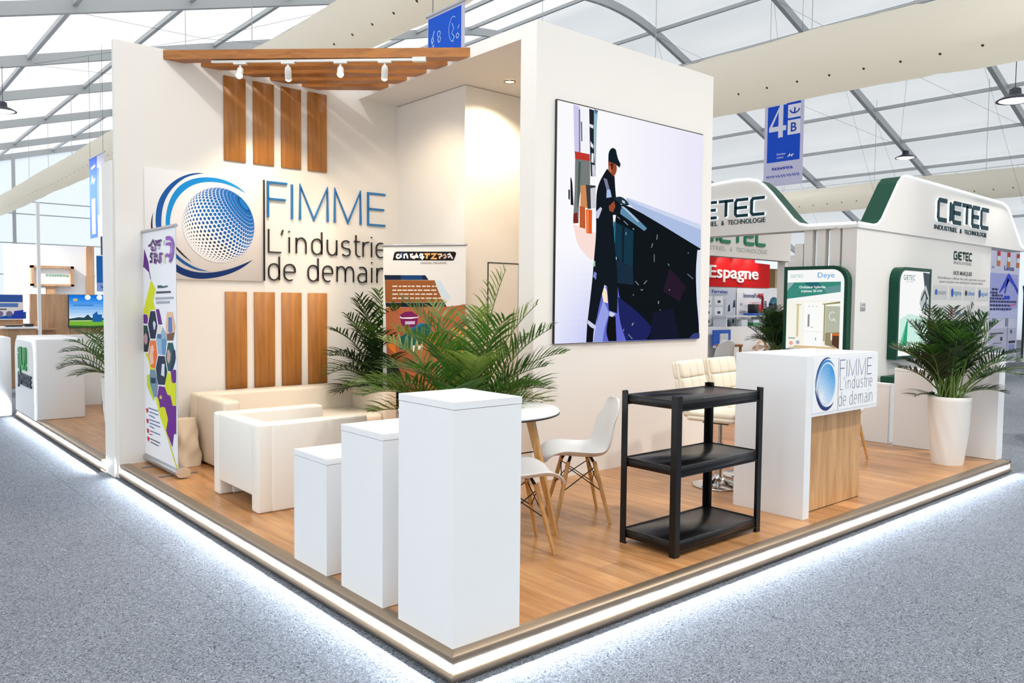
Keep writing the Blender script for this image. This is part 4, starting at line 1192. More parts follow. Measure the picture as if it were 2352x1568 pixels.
# ------------------------------------------------------------ sofa and armchair
CREAM = mat('cream_leather', (234, 222, 204), rough=0.42, bump=(9, 0.10))
CREAMW = mat('white_leather', (236, 231, 222), rough=0.4, bump=(9, 0.10))
STOOLM = mat('cream_leatherette', (240, 230, 210), rough=0.36, bump=(14, 0.06))
so = thing('sofa', 'long cream leather sofa against the logo wall', 'sofa', (1.37, 4.2, P))
def part(fn, name, parent, *args):
    a = MB(); fn(a); return a.build(name, parent)
part(lambda a: a.box(.555, 2.195, 4.44, 4.635, P + .01, .695, CREAM, .03, 3), 'backrest', so)
part(lambda a: a.box(.555, .70, 3.84, 4.45, P + .01, .69, CREAM, .03, 3), 'armrest', so)
part(lambda a: a.box(2.05, 2.195, 3.84, 4.45, P + .01, .69, CREAM, .03, 3), 'armrest', so)
part(lambda a: a.box(.70, 2.05, 3.86, 4.45, P + .02, .34, CREAM, .02, 2), 'seat_base', so)
part(lambda a: a.box(.702, 1.374, 3.845, 4.44, .335, .475, CREAM, .045, 4), 'seat_cushion', so)
part(lambda a: a.box(1.376, 2.048, 3.845, 4.44, .335, .475, CREAM, .045, 4), 'seat_cushion', so)

ac = thing('armchair', 'white leather tub armchair with a low square back, beside the shortest pedestal', 'armchair', (.67, 2.87, P))
h = .70
def ac_back(a):
    a.box(.262, .37, 2.585, 3.165, .215, h, CREAMW, .018, 3)
    a.box(.262, .37, 2.48, 2.592, P, h, CREAMW, .018, 3)
    a.box(.262, .37, 3.155, 3.265, P, h, CREAMW, .018, 3)
part(ac_back, 'backrest', ac)
def ac_arm(y0, y1):
    def f(a):
        a.box(.355, 1.075, y0, y1, P, h - .002, CREAMW, .018, 3)
    return f
part(ac_arm(2.475, 2.60), 'armrest', ac)
part(ac_arm(3.145, 3.268), 'armrest', ac)
part(lambda a: a.box(.36, 1.03, 2.59, 3.155, .20, .36, CREAMW, .02, 2), 'seat_base', ac)
part(lambda a: a.box(.365, 1.05, 2.602, 3.143, .355, .50, CREAMW, .045, 4), 'seat_cushion', ac)

# cream bag slumped against the sofa
BAG = mat('cream_canvas', (226, 208, 182), rough=0.7)
def bag():
    n, rings = 28, []
    rr = random.Random(7)
    ph = [rr.uniform(0, 6) for _ in range(4)]
    x0, y0 = .435, 4.38
    for k in range(15):
        t = k / 14
        z = P + .002 + .385 * t
        a_ = .105 * (1 - .12 * t) * (1 + .05 * math.sin(7 * t + 1))
        b_ = .125 * (1 - .62 * t) + .012
        r_ = []
        for j in range(n):
            an = TAU * j / n
            c, s_ = math.cos(an), math.sin(an)
            px = a_ * (abs(c) ** .55) * (1 if c > 0 else -1)
            py = b_ * (abs(s_) ** .7) * (1 if s_ > 0 else -1)
            wv = .016 * math.sin(3 * an + 9 * t + ph[0]) + .014 * math.sin(5 * an - 14 * t + ph[1])
            fall = math.sin(math.pi * min(1, t * 1.05))
            px *= 1 + wv * 4 * fall
            py *= 1 + wv * 6 * fall
            zz = z - (.012 * math.sin(an * 2 + 1) * fall)
            r_.append(Vector((x0 + px + .012 * math.sin(4 * t), y0 + py + .03 * t, max(zz, P + .002))))
        rings.append(r_)
    return rings
bg_ = thing('bag', 'slumped cream canvas bag on the floor between purple banner and sofa', 'bag', (.435, 4.38, P))
a = MB(); a.ring(bag(), BAG, True); a.build('body', bg_)
a = MB(); a.box(.458, .464, 4.385, 4.389, P + .345, P + .37, BLACK); a.build('label_tab', bg_)

# ------------------------------------------------------------ moulded chairs
SHELL = mat('white_plastic', (232, 231, 230), rough=0.3, spec=0.5)
BEECH = wood_mat('beech_leg', (178, 124, 66), (214, 164, 98), scale=1.0, rough=0.4, stretch=(30, 30, 2), bands=2.0)
WIRE = mat('black_wire', (16, 16, 18), rough=0.35, metal=0.3)
def shell_chair(name, label, loc, rot, group=None):
    t = thing(name, label, 'chair', (0, 0, 0), 0, group)
    prof = [(.235, .388, .150), (.225, .408, .185), (.19, .424, .210), (.12, .426, .228), (.04, .418, .235), (-.05, .410, .235), (-.12, .412, .230), (-.165, .428, .226), (-.195, .462, .224), (-.212, .51, .222), (-.225, .57, .216), (-.238, .63, .205), (-.252, .69, .188), (-.264, .74, .160), (-.270, .768, .125), (-.272, .782, .075)]
    nv = 13
    vs, fs = [], []
    for i, (x, z, w_) in enumerate(prof):
        a_ = prof[max(i - 1, 0)]; b_ = prof[min(i + 1, len(prof) - 1)]
        tx, tz = b_[0] - a_[0], b_[1] - a_[1]
        L_ = math.hypot(tx, tz)
        nx_, nz_ = tz / L_, -tx / L_          # points up over the seat, forward on the back
        k = .055 if 2 < i < 12 else .03
        if i < 2:
            k = .0
        for j in range(nv):
            v = -1 + 2 * j / (nv - 1)
            c = k * abs(v) ** 2.6
            vs.append((x + nx_ * c, v * w_, z + nz_ * c))
    for i in range(len(prof) - 1):
        for j in range(nv - 1):
            fs.append([i * nv + j, i * nv + j + 1, (i + 1) * nv + j + 1, (i + 1) * nv + j])
    a = MB(); a.add(vs, fs, SHELL, True)
    s_ = a.build('seat_shell', t)
    m_ = s_.modifiers.new('thickness', 'SOLIDIFY'); m_.thickness = .009; m_.offset = 0
    m_ = s_.modifiers.new('smooth', 'SUBSURF'); m_.levels = 1; m_.render_levels = 2
    feet = {}
    for sx in (1, -1):
        for sy in (1, -1):
            top = Vector((.085 * sx - .01, .105 * sy, .385)); ft = Vector((.175 * sx - .01, .185 * sy, 0))
            feet[(sx, sy)] = (top, ft)
            a = MB(); a.tube([ft, ft.lerp(top, .5), top], [.0095, .0135, .0145], BEECH, 12); a.build('leg', t)
            a = MB(); a.rod(top - (top - ft) * .06, top + Vector((-.02 * sx, -.03 * sy, .028)), .010, WIRE); a.build('bracket', t)
    a = MB()
    for A, B in (((1, 1), (1, -1)), ((-1, 1), (-1, -1)), ((1, 1), (-1, 1)), ((1, -1), (-1, -1))):
        for p_, q_ in ((A, B), (B, A)):
            u0 = feet[p_][0].lerp(feet[p_][1], .08); u1 = feet[q_][0].lerp(feet[q_][1], .48)
            a.tube([u0, u1], .0035, WIRE, 6)
    a.build('wire_brace', t)
    t.location = loc
    t.rotation_euler = (0, 0, rot)
    return t
c1 = shell_chair('shell_chair', 'white moulded chair on beech legs right of the round table, facing it', (1.852, 1.152, P), math.radians(146.5), 'white moulded chairs at the round table')
c2 = dup(c1, (1.13, .905, P), math.radians(-27), 'white moulded chair mostly hidden behind the tallest pedestal, tucked under the table')

# ------------------------------------------------------------ round table
tb_ = thing('round_table', 'round white table with a thin black edge on splayed wooden legs', 'table', (1.22, 1.38, P))
TW = mat('white_tabletop', (240, 240, 238), rough=0.25)
a = MB(); a.lathe([(.01, .715), (.49, .715), (.5, .719), (.5, .722), (.498, .728), (.01, .73)], BLACK, (1.22, 1.38, P), 64)
a.lathe([(.498, .7285), (.499, .737), (.494, .741), (.01, .7415)], TW, (1.22, 1.38, P), 64); a.build('tabletop', tb_)
for k in range(4):
    an = math.radians(-60.6 + 90 * k)
    c, s_ = math.cos(an), math.sin(an)
    a = MB()
    r0, r1 = [], []
    for (w_, d_) in ((-1, -1), (1, -1), (1, 1), (-1, 1)):
        r0.append(Vector((1.22 + c * (.505 + d_ * .011) - s_ * w_ * .015, 1.38 + s_ * (.505 + d_ * .011) + c * w_ * .015, P)))
        r1.append(Vector((1.22 + c * (.33 + d_ * .022) - s_ * w_ * .026, 1.38 + s_ * (.33 + d_ * .022) + c * w_ * .026, P + .715)))
    a.ring([r0, r1], BEECH, False); a.build('leg', tb_)
a = MB()
for k in range(4):
    an = math.radians(-60.6 + 90 * k); bn = math.radians(-60.6 + 90 * (k + 1))
    p_ = Vector((1.22 + .38 * math.cos(an), 1.38 + .38 * math.sin(an), P + .5)); q_ = Vector((1.22 + .38 * math.cos(bn), 1.38 + .38 * math.sin(bn), P + .5))
    mid = Vector((1.22, 1.38, P + .42))
    a.tube([p_, mid, q_], .004, WIRE, 6)
a.build('wire_brace', tb_)

# ------------------------------------------------------------ bar stools
CHROME = mat('chrome', (205, 206, 208), rough=0.12, metal=1.0)
def bar_stool(loc, rot, label):
    t = thing('bar_stool', label, 'bar stool', (0, 0, 0), 0, 'cream bar stools behind the counter')
    # local: faces +X
    a = MB()
    a.lathe([(.20, 0), (.205, .006), (.195, .014), (.12, .030), (.06, .05), (.035, .075), (.03, .09)], CHROME, n=40); a.build('base', t)
    a = MB(); a.rod((0, 0, .08), (0, 0, .34), .028, CHROME, n=20); a.rod((0, 0, .33), (0, 0, .50), .02, CHROME, n=20); a.build('gas_post', t)
    a = MB(); a.tube([(.02, .0, .20)] + [(.02 + .17 * math.sin(math.pi * k / 12), -.13 + .26 * k / 12, .22) for k in range(13)] + [(.02, 0, .20)], .009, CHROME, 8); a.build('footrest', t)
    a = MB(); a.box(-.10, .10, -.10, .10, .49, .515, ALU_DARK, .004, 1); a.rod((.02, .05, .50), (.05, .24, .49), .006, CHROME); a.build('seat_plate', t)
    a = MB()
    a.box(-.19, .19, -.20, .20, .512, .555, STOOLM, .02, 3)
    for i in range(2):
        for j in range(3):
            x0 = -.19 + .19 * i; y0 = -.20 + .1333 * j
            a.box(x0 + .001, x0 + .189, y0 + .001, y0 + .1323, .54, .592, STOOLM, .024, 4)
    a.build('seat_cushion', t)
    a = MB()
    Rm = Matrix.Translation(Vector((-.185, 0, .56))) @ Matrix.Rotation(math.radians(-12), 4, 'Y')
    a.box(-.035, 0.01, -.205, .205, -.02, .41, STOOLM, .022, 3, Rm)
    for i in range(3):
        for j in range(3):
            y0 = -.205 + .1367 * i; z0 = .015 + .13 * j
            a.box(-.01, .034, y0 + .001, y0 + .1357, z0 + .001, z0 + .129, STOOLM, .021, 4, Rm)
            a.box(-.058, -.02, y0 + .001, y0 + .1357, z0 + .001, z0 + .129, STOOLM, .018, 4, Rm)
    a.build('backrest', t)
    t.location = loc
    t.rotation_euler = (0, 0, rot)
    return t
st1 = bar_stool((3.36, 1.09, P), math.radians(-78), 'cream quilted bar stool behind the counter, nearer the black shelf')
st2 = dup(st1, (3.86, 1.16, P), math.radians(-84), 'cream quilted bar stool almost hidden behind the white counter')
wl = thing('wooden_stool', 'stool with slim wooden legs, only one leg seen right of the counter', 'stool', (5.17, 1.02, P))
a = MB(); a.lathe([(.01, .44), (.17, .44), (.18, .45), (.18, .47), (.17, .48), (.01, .48)], SHELL, (5.17, 1.02, P), 32); a.build('seat', wl)
for k in range(4):
    an = math.radians(-48 + 90 * k)
    a = MB(); a.tube([(5.17 + .235 * math.cos(an), 1.02 + .235 * math.sin(an), P), (5.17 + .12 * math.cos(an), 1.02 + .12 * math.sin(an), P + .44)], [.011, .017], BEECH, 10); a.build('leg', wl)

# ------------------------------------------------------------ palms
def leafmat(name, a_, b_):
    m = wood_mat(name, a_, b_, scale=1.0, rough=0.38, stretch=(1, 1, 1), bands=5.0)
    nt = m.node_tree
    t = nt.nodes.new('ShaderNodeBsdfTranslucent')
    t.inputs['Color'].default_value = lin(b_) + [1]
    mx = nt.nodes.new('ShaderNodeMixShader'); mx.inputs['Fac'].default_value = .22
    nt.links.new(nt.nodes['Principled BSDF'].outputs[0], mx.inputs[1]); nt.links.new(t.outputs[0], mx.inputs[2])
    nt.links.new(mx.outputs[0], nt.nodes['Material Output'].inputs['Surface'])
    return m
LEAF = leafmat('palm_leaf_green', (22, 58, 16), (70, 116, 34))
LEAFY = leafmat('palm_leaf_yellow_green', (52, 84, 22), (124, 146, 58))
LEAFD = leafmat('palm_leaf_dark', (12, 32, 14), (34, 62, 28))
STEM = mat('palm_stem', (96, 122, 52), rough=0.5)
SOIL = mat('potting_soil', (34, 26, 20), rough=0.95, bump=(40, .6))

def frond(base, az, elev, L, droop, leafm, rng, pairs=18, leaf=.26, lw=.017, stem0=.30, vangle=34):
    """one feather leaf as a mesh: an arching rachis with two rows of narrow leaflets"""
    a = MB()
    az, elev = math.radians(az), math.radians(elev)
    n = 14
    pts = []
    p = Vector(base)
    for i in range(n + 1):
        t = i / n
        e = elev - math.radians(droop) * t ** 1.6
        d_ = Vector((math.cos(az) * math.cos(e), math.sin(az) * math.cos(e), math.sin(e)))
        pts.append(p.copy())
        p = p + d_ * (L / n)
    a.tube(pts, [.0065 * (1 - .8 * i / n) + .0012 for i in range(n + 1)], STEM, 6)
    for k in range(pairs):
        t = stem0 + (1 - stem0) * (k + .5) / pairs
        f = t * n
        i = min(int(f), n - 1)
        q = pts[i].lerp(pts[i + 1], f - i)
        d_ = (pts[i + 1] - pts[i]).normalized()
        side = d_.cross(Vector((0, 0, 1)))
        if side.length < .05:
            side = Vector((-math.sin(az), math.cos(az), 0))
        side.normalize()
        upn = side.cross(d_).normalized()
        ll = leaf * (math.sin(math.pi * (.16 + .80 * (t - stem0) / (1 - stem0))) ** .7) * rng.uniform(.85, 1.1)
        for s_ in (-1, 1):
            fwd = math.radians(rng.uniform(30, 46) + 22 * (t - .5))
            l0 = (side * s_ * math.cos(fwd) + d_ * math.sin(fwd)).normalized()
            l0 = (l0 + upn * math.tan(math.radians(vangle)) * .5).normalized()
            wv = l0.cross(upn).normalized()
            wv = (wv + upn * rng.uniform(-.4, .4)).normalized()
            prev = None
            q_ = q.copy()
            ring = []
            for m_ in range(5):
                tt = m_ / 4
                wd = lw * (.45, 1.0, .95, .6, .05)[m_]
                ring.append((q_ - wv * wd * .5, q_ + wv * wd * .5))
                dd = (l0 + Vector((0, 0, -1)) * (.10 + .85 * tt * tt) * .8).normalized()
                q_ = q_ + dd * (ll / 4)
            vs = [v for pr2 in ring for v in pr2]
            a.add(vs, [[2 * m_, 2 * m_ + 1, 2 * m_ + 3, 2 * m_ + 2] for m_ in range(4)], leafm, True)
    return a

def palm(t, cx, cy, z0, specs, seed, mats, spread=.05, **kw):
    rng = random.Random(seed)
    for (az, el, L, dr) in specs:
        b = (cx + rng.uniform(-spread, spread), cy + rng.uniform(-spread, spread), z0)
        m_ = mats[rng.randrange(len(mats))]
        frond(b, az, el, L, dr, m_, rng, **kw).build('frond', t)

def specs(seed, n, az0, az1, el0, el1, L0, L1, d0, d1):
    r = random.Random(seed)
    return [(az0 + (az1 - az0) * (k + r.uniform(.1, .9)) / n, r.uniform(el0, el1), r.uniform(L0, L1), r.uniform(d0, d1)) for k in range(n)]

# camera looks along about 49 deg; -41 deg is right in the photo, 139 deg left
p1 = thing('potted_palm', 'large bright green palm rising behind the tallest pedestal and round table', 'plant', (1.588, 1.95, P))
POTW = mat('white_pot', (236, 232, 226), rough=0.4)
POTB = mat('black_pot', (22, 22, 24), rough=0.45)
a = MB(); a.lathe([(.12, 0), (.135, .01), (.17, .45), (.175, .47), (.165, .475), (.155, .44), (.01, .43)], POTW, (1.588, 1.95, P), 32); a.build('pot', p1)
a = MB(); a.lathe([(.158, .44), (.1, .445), (.01, .45)], SOIL, (1.588, 1.95, P), 24); a.build('soil', p1)
sp = [(-41, 58, .72, 76), (-60, 54, .70, 78), (-30, 66, .78, 66), (-75, 60, .76, 70), (-45, 40, .56, 56), (-20, 72, .86, 44),
      (139, 48, .86, 76), (150, 54, .90, 78), (128, 60, .90, 74), (165, 50, .90, 76), (120, 68, .96, 60), (180, 56, .88, 70),
      (-50, 84, 1.22, 16), (40, 78, 1.0, 34), (-160, 72, .95, 56), (-120, 66, .90, 60), (-95, 76, 1.0, 44), (-60, 70, 1.0, 46), (200, 62, .90, 66), (-140, 54, .88, 76),
      (90, 80, 1.05, 40), (139, 78, 1.12, 44), (-45, 64, .95, 62), (-110, 46, .80, 66), (160, 36, .74, 52), (-85, 44, .62, 66), (-15, 60, .60, 66), (-40, 76, 1.08, 36), (-150, 40, .7, 60), (170, 74, 1.0, 60)]
palm(p1, 1.588, 1.95, P + .44, sp, 11, [LEAF, LEAF, LEAFY], leaf=.30, lw=.0165, vangle=40, pairs=23)

p2 = thing('potted_palm', 'dark palm in the corner between sofa and brown roll-up banner', 'plant', (2.43, 4.38, P))
a = MB(); a.lathe([(.11, 0), (.12, .01), (.15, .34), (.155, .36), (.145, .365), (.14, .33), (.01, .32)], POTB, (2.43, 4.38, P), 28); a.build('pot', p2)
a = MB(); a.lathe([(.142, .33), (.01, .34)], SOIL, (2.43, 4.38, P), 20); a.build('soil', p2)
sp = [(184, 58, .86, 86), (195, 60, .9, 84), (205, 52, .84, 86), (186, 64, .95, 74), (215, 62, .9, 80), (190, 72, 1.1, 64), (210, 74, 1.12, 60), (230, 72, 1.05, 62), (192, 76, 1.1, 44), (250, 80, 1.15, 40), (200, 44, .72, 74), (225, 54, .74, 80), (182, 46, .7, 84), (240, 66, .9, 70), (200, 82, 1.2, 34), (200, 80, 1.2, 40), (215, 84, 1.22, 24), (188, 66, 1.0, 80)]
palm(p2, 2.43, 4.38, P + .33, sp, 5, [LEAFD, LEAFD, LEAF], leaf=.28, lw=.0155, spread=.04, pairs=22)

p3 = thing('potted_palm', 'bushy palm in a tall white ridged planter at the right end of the platform', 'plant', (5.74, .32, P))
def planter(a, c, r0, r1, h, m, n=36, ridges=9, amp=.012):
    rings = []
    for k in range(17):
        t = k / 16
        r = r0 + (r1 - r0) * (t ** .75)
        ring = []
        for j in range(n):
            an = TAU * j / n
            rid = abs(((j * ridges / n + t * 1.6) % 1.0) - .5) * 2
            rr_ = r + amp * (rid - .5) * math.sin(math.pi * min(1, t * 1.02 + .04))
            ring.append(Vector((c[0] + rr_ * math.cos(an), c[1] + rr_ * math.sin(an), c[2] + h * t)))
        rings.append(ring)
    rings.append([Vector((c[0] + (r1 - .016) * math.cos(TAU * j / n), c[1] + (r1 - .016) * math.sin(TAU * j / n), c[2] + h)) for j in range(n)])
    rings.append([Vector((c[0] + (r1 - .02) * math.cos(TAU * j / n), c[1] + (r1 - .02) * math.sin(TAU * j / n), c[2] + h - .05)) for j in range(n)])
    a.ring(rings, m, True)
a = MB(); planter(a, (5.74, .32, P), .125, .178, .605, POTW); a.build('planter', p3)
a = MB(); a.lathe([(.16, .562), (.01, .57)], SOIL, (5.74, .32, P), 24); a.build('soil', p3)
sp = specs(3, 22, 0, 360, 62, 78, .54, .72, 40, 76) + specs(9, 22, 10, 370, 76, 88, .70, .88, 20, 42) + [(-41, 46, .74, 78), (-30, 44, .78, 74), (-55, 52, .76, 84), (139, 50, .54, 50), (150, 56, .58, 50), (-70, 34, .46, 60), (150, 20, .34, 40)]
palm(p3, 5.74, .32, P + .565, sp, 21, [LEAF, LEAFD, LEAFD], leaf=.22, lw=.013, spread=.07, pairs=19, stem0=.36)

p4 = thing('potted_palm', 'palm in a tall white planter at far left, half hidden by the logo wall', 'plant', (.42, 6.30, P))
a = MB(); planter(a, (.42, 6.30, P), .125, .175, .60, POTW); a.build('planter', p4)
sp = [(139, 48, .6, 80), (150, 40, .62, 76), (165, 56, .7, 84), (125, 60, .7, 70), (180, 44, .55, 80), (200, 60, .65, 80), (140, 70, .7, 60), (100, 66, .7, 60), (60, 70, .7, 50), (10, 60, .6, 60), (-40, 55, .65, 66), (230, 70, .7, 50), (-90, 50, .5, 60), (150, 26, .5, 60), (190, 32, .42, 60)]
palm(p4, .42, 6.30, P + .56, sp, 8, [LEAF, LEAFD], leaf=.20, lw=.013, spread=.06, pairs=15, stem0=.3)

# ------------------------------------------------------------ roll-up banners
SILVER = mat('silver_anodised', (176, 178, 184), rough=0.3, metal=0.85)
SHEET = mat('banner_sheet', (238, 239, 244), rough=0.4)
r1 = thing('rollup_banner', 'tall white roll-up banner with purple and yellow hexagons beside the wall end', 'banner', (.21, 4.28, P))
a = MB()
ring0, ring1 = [], []
for k in range(16):
    an = TAU * k / 16
    dx, dz = .055 * math.cos(an), .043 * math.sin(an)
    ring0.append(Vector((.235 + dx, 3.83, P + .048 + max(dz, -.036))))
    ring1.append(Vector((.235 + dx, 4.675, P + .048 + max(dz, -.036))))
a.ring([ring0, ring1], SILVER, True); a.build('base', r1)
a = MB(); a.ring([[p + Vector((0, .008, 0)) for p in [q * 1 for q in ring0]], [p + Vector((0, -.006, 0)) for p in ring0]], mat('beige_end_cap', (206, 186, 160), rough=.5), False); a.build('end_cap', r1)
for y in (4.45, 4.0):
    a = MB(); a.bar((.10, y, P + .007), (.40, y, P + .007), .025, .010, SILVER); a.build('foot', r1)
a = MB(); a.rod((.225, 4.26, P + .05), (.225, 4.26, 2.05), .009, SILVER); a.build('pole', r1)
FBN = Frame((.2, 4.69, 0), (0, -1, 0))
a = MB()
a.rect(FBN, 0.003, P + .06, .848, 2.06, SHEET, 0)
a.rect(FBN, 0.003, P + .06, .848, 2.06, SHEET, -.002)
for i, (c, pts) in enumerate(HEX_BANNER):
    a.poly(FBN, [(min(max(u, .004), .846), v) for u, v in pts], PRINT, .0005 + .00005 * i, c)
for i, (c, w_, pts) in enumerate(HEX_BANNER_STROKES):
    a.stroke(FBN, pts, w_, PRINT, .008 + .0001 * i, None, c)
a.build('printed_sheet', r1)
a = MB(); a.tube([(.2, 4.695, 2.07), (.2, 3.832, 2.07)], .014, SILVER, 12); a.build('top_rail', r1)

r2 = thing('rollup_banner', 'white and brown roll-up banner with a black logo, behind the large palm', 'banner', (2.44, 3.78, P))
A0, A1 = Vector((2.215, 4.13, 0)), Vector((2.67, 3.42, 0))
FB2 = Frame(A0, A1 - A0)
a = MB()
a.rect(FB2, 0, P + .06, .843, 2.035, mat('banner_sheet_grey', (228, 226, 222), rough=.4), 0)
a.rect(FB2, 0, P + .06, .843, 2.035, SHEET, -.002)
for i, (c, pts) in enumerate(PAINT_BANNER):
    a.poly(FB2, [(min(max(u, .002), .841), max(v, P + .06)) for u, v in pts], PRINT, .0005 + .00005 * i, c)
for i, (c, w_, pts) in enumerate(PAINT_BANNER_STROKES):
    a.stroke(FB2, pts, w_, PRINT, .0042 + .00005 * i, None, c)
a.text(FB2, 'SAKENA TEKLINNE', .39, 1.862, .018, PRINT, .0046, col=(90, 84, 80), width=.26)
a.build('printed_sheet', r2)
a = MB(); a.tube([FB2(-.01, 2.04), FB2(.853, 2.04)], .012, SILVER, 12); a.build('top_rail', r2)
a = MB(); a.bar(FB2(.04, P + .045), FB2(.843, P + .045), .09, .08, SILVER); a.build('base', r2)
a = MB(); a.rod(FB2(.42, P + .05, -.02), FB2(.42, 2.03, -.02), .009, SILVER); a.build('pole', r2)

# ------------------------------------------------------------ air ducts under the roof
DUCT = mat('duct_fabric', (252, 247, 236), rough=0.42, transl=0.68, bump=(1.6, .9))
HOLE = mat('duct_hole', (70, 50, 34), rough=0.9)
def duct(label, x, z, r, y0, y1, theta, dot_off, dots, seed, flat=1.0, step=.55, sag=.02):
    t = thing('air_duct', label, 'air duct', (x, y0, z), 0, 'round fabric air ducts')
    rr = random.Random(seed)
    n = 32
    rings = []
    N = int((y1 - y0) / .25)
    ph = [rr.uniform(0, 6) for _ in range(6)]
    for i in range(N + 1):
        y = y0 + (y1 - y0) * i / N
        band = 1 - .035 * (1 if i % 18 == 0 else 0)
        ring = []
        for j in range(n):
            an = TAU * j / n
            rad = r * band * (1 + .022 * math.sin(3 * an + y * .9 + ph[0]) + .018 * math.sin(5 * an - y * 1.7 + ph[1]) + .012 * math.sin(9 * an + y * 3.1 + ph[2]) + .010 * math.sin(13 * an - y * .8 + ph[4]) + rr.uniform(-.012, .012))
            ring.append(Vector((x + rad * math.cos(an), y, z + rad * math.sin(an) * flat - sag * math.sin(y * .7 + ph[3]))))
        rings.append(ring)
    a = MB(); a.ring(rings, DUCT, True)
    ang = math.radians(180 + theta + dot_off)
    k = int((y1 - y0) / step)
    if dots:
        for i in range(k):
            y = y0 + step * (i + .5)
            cx, cz = x + (r * 1.045) * math.cos(ang), z + (r * 1.045) * math.sin(ang) * flat - sag * math.sin(y * .7 + ph[3])
            F = Frame((cx, y, cz), (0, -1, 0), (-math.sin(ang) * -1, 0, -math.cos(ang)))
            F.n = Vector((math.cos(ang), 0, math.sin(ang)))
            a.disc(F, 0, 0, .022, HOLE, 0, 8)
    a.build('fabric_tube', t)
    a = MB(); a.tube([(x, y0, z + r * flat + .07), (x, y1, z + r * flat + .07)], .012, ALU, 6); a.build('support_wire', t)
    i = 0
    y = y0 + .3
    while y < y1:
        a = MB()
        a.rod((x, y, z + r * flat - .03), (x, y, z + r * flat + (.08 if i % 4 else roof_z(x) - z - r * flat - .02)), .008, ALU, n=5)
        a.build('hanger', t)
        i += 1
        y += .9
duct('huge pale round air duct behind the pergola and logo wall', 4.27, 5.66, .40, 1.0, 41.5, 34.2, 14, True, 1)
duct('cream fabric air duct with a row of holes, crossing the upper right of the photo', 11.8, 5.84, .585, -6, 41.5, 17.6, 23, True, 2, .98, .6, .04)
duct('far white air duct above the green trimmed booth at right', 26.5, 5.45, .45, -4, 41.5, 7.9, 20, True, 3)

# ------------------------------------------------------------ hanging banners
BLUE = (10, 74, 200)
def hang_banner(label, x, y0, y1, z0, z1):
    t = thing('hanging_banner', label, 'banner', (x, (y0 + y1) / 2, z0), 0, 'blue and white banners hanging from the roof')
    F = Frame((x, y0, z0), (0, -1, 0))
    w_, h_ = y0 - y1, z1 - z0
    a = MB(); a.tube([(x, y0 + .03, z1 + .02), (x, y1 - .03, z1 + .02)], .02, ALU, 8); a.build('rod', t)
    a = MB()
    for y in (y0 - .1, y1 + .1):
        a.rod((x, y, z1 + .02), (x, y, roof_z(x) - .05), .004, ALU_DARK, n=5)
    a.build('wire', t)
    m = MB()
    m.prism(F, [(0, 0), (w_, 0), (w_, h_), (0, h_)], -.006, 0, mat('banner_cloth', (228, 227, 244), rough=.6, transl=.5))
    return t, F, m, w_, h_
t, F, m, w_, h_ = hang_banner('blue and white banner reading 4 B, hanging right of the video wall', 16.0, 8.62, 7.57, 4.45, 6.75)
def R_(u0, v0, u1, v1, c, l=1):
    m.rect(F, u0 * w_, v0, u1 * w_, v1, PRINT, .001 * l, c)
R_(.08, .58, .92, 1.95, BLUE)
m.poly(F, [(.60 * w_, 2.02), (.43 * w_, 2.02), (.12 * w_, 1.43), (.12 * w_, 1.33), (.36 * w_, 1.33), (.36 * w_, 1.17), (.48 * w_, 1.17), (.48 * w_, 1.33), (.56 * w_, 1.33), (.56 * w_, 1.45), (.48 * w_, 1.45), (.48 * w_, 2.02)], PRINT, .002, (222, 222, 240))
m.poly(F, [(.36 * w_, 1.45), (.20 * w_, 1.45), (.36 * w_, 1.80)], PRINT, .003, BLUE)
R_(.60, 1.60, .92, 1.92, (226, 226, 242), 3); R_(.60, 1.20, .92, 1.55, (226, 226, 242), 3)
R_(.56, 1.95, .92, 2.0, BLUE, 3)
m.text(F, 'B', .68 * w_, 1.27, .21, PRINT, .004, bold=.02, col=(24, 70, 170))
m.stroke(F, arc(.77 * w_, 1.80, .12, .09, 180, 360, 10), .035, PRINT, .004, None, (24, 70, 170)); m.stroke(F, [(.77 * w_, 1.69), (.77 * w_, 1.84)], .04, PRINT, .0045, None, (24, 70, 170))
m.text(F, 'Exterieur', .34 * w_, .74, .055, PRINT, .004, width=.24, col=(230, 230, 245)); m.text(F, 'salon', .34 * w_, .66, .05, PRINT, .004, width=.18, col=(230, 230, 245))
m.poly(F, [(.60 * w_, .66), (.68 * w_, .76), (.68 * w_, .71), (.78 * w_, .74), (.72 * w_, .66), (.70 * w_, .70)], PRINT, .004, (230, 230, 245))
def scribble(mb, F, u0, u1, v, h, col, seed, wd, w):
    """a line of flowing handwriting-like script"""
    r = random.Random(seed)
    u = u0
    while u < u1:
        L_ = r.uniform(.05, .11) * (u1 - u0) * 1.6
        pts = []
        n = 7
        for k in range(n):
            pts.append((u + L_ * k / (n - 1), v + h * (.5 + .5 * math.sin(k * 2.1 + r.uniform(-.5, .5)) * (1 if k % 3 else .5))))
        mb.stroke(F, pts, wd, PRINT, w, None, col)
        u += L_ + .02 * (u1 - u0)
scribble(m, F, .22 * w_, .75 * w_, .38, .07, (70, 80, 180), 3, .022, .004)
scribble(m, F, .08 * w_, .86 * w_, .20, .06, (90, 100, 190), 4, .018, .004)
m.build('cloth', t)
t, F, m, w_, h_ = hang_banner('plain blue banner hanging above the right end of the pergola', 3.68, 5.52, 4.80, 3.74, 4.88)
m.rect(F, .01, .05, w_ - .06, h_ - .02, PRINT, .001, (0, 84, 206))
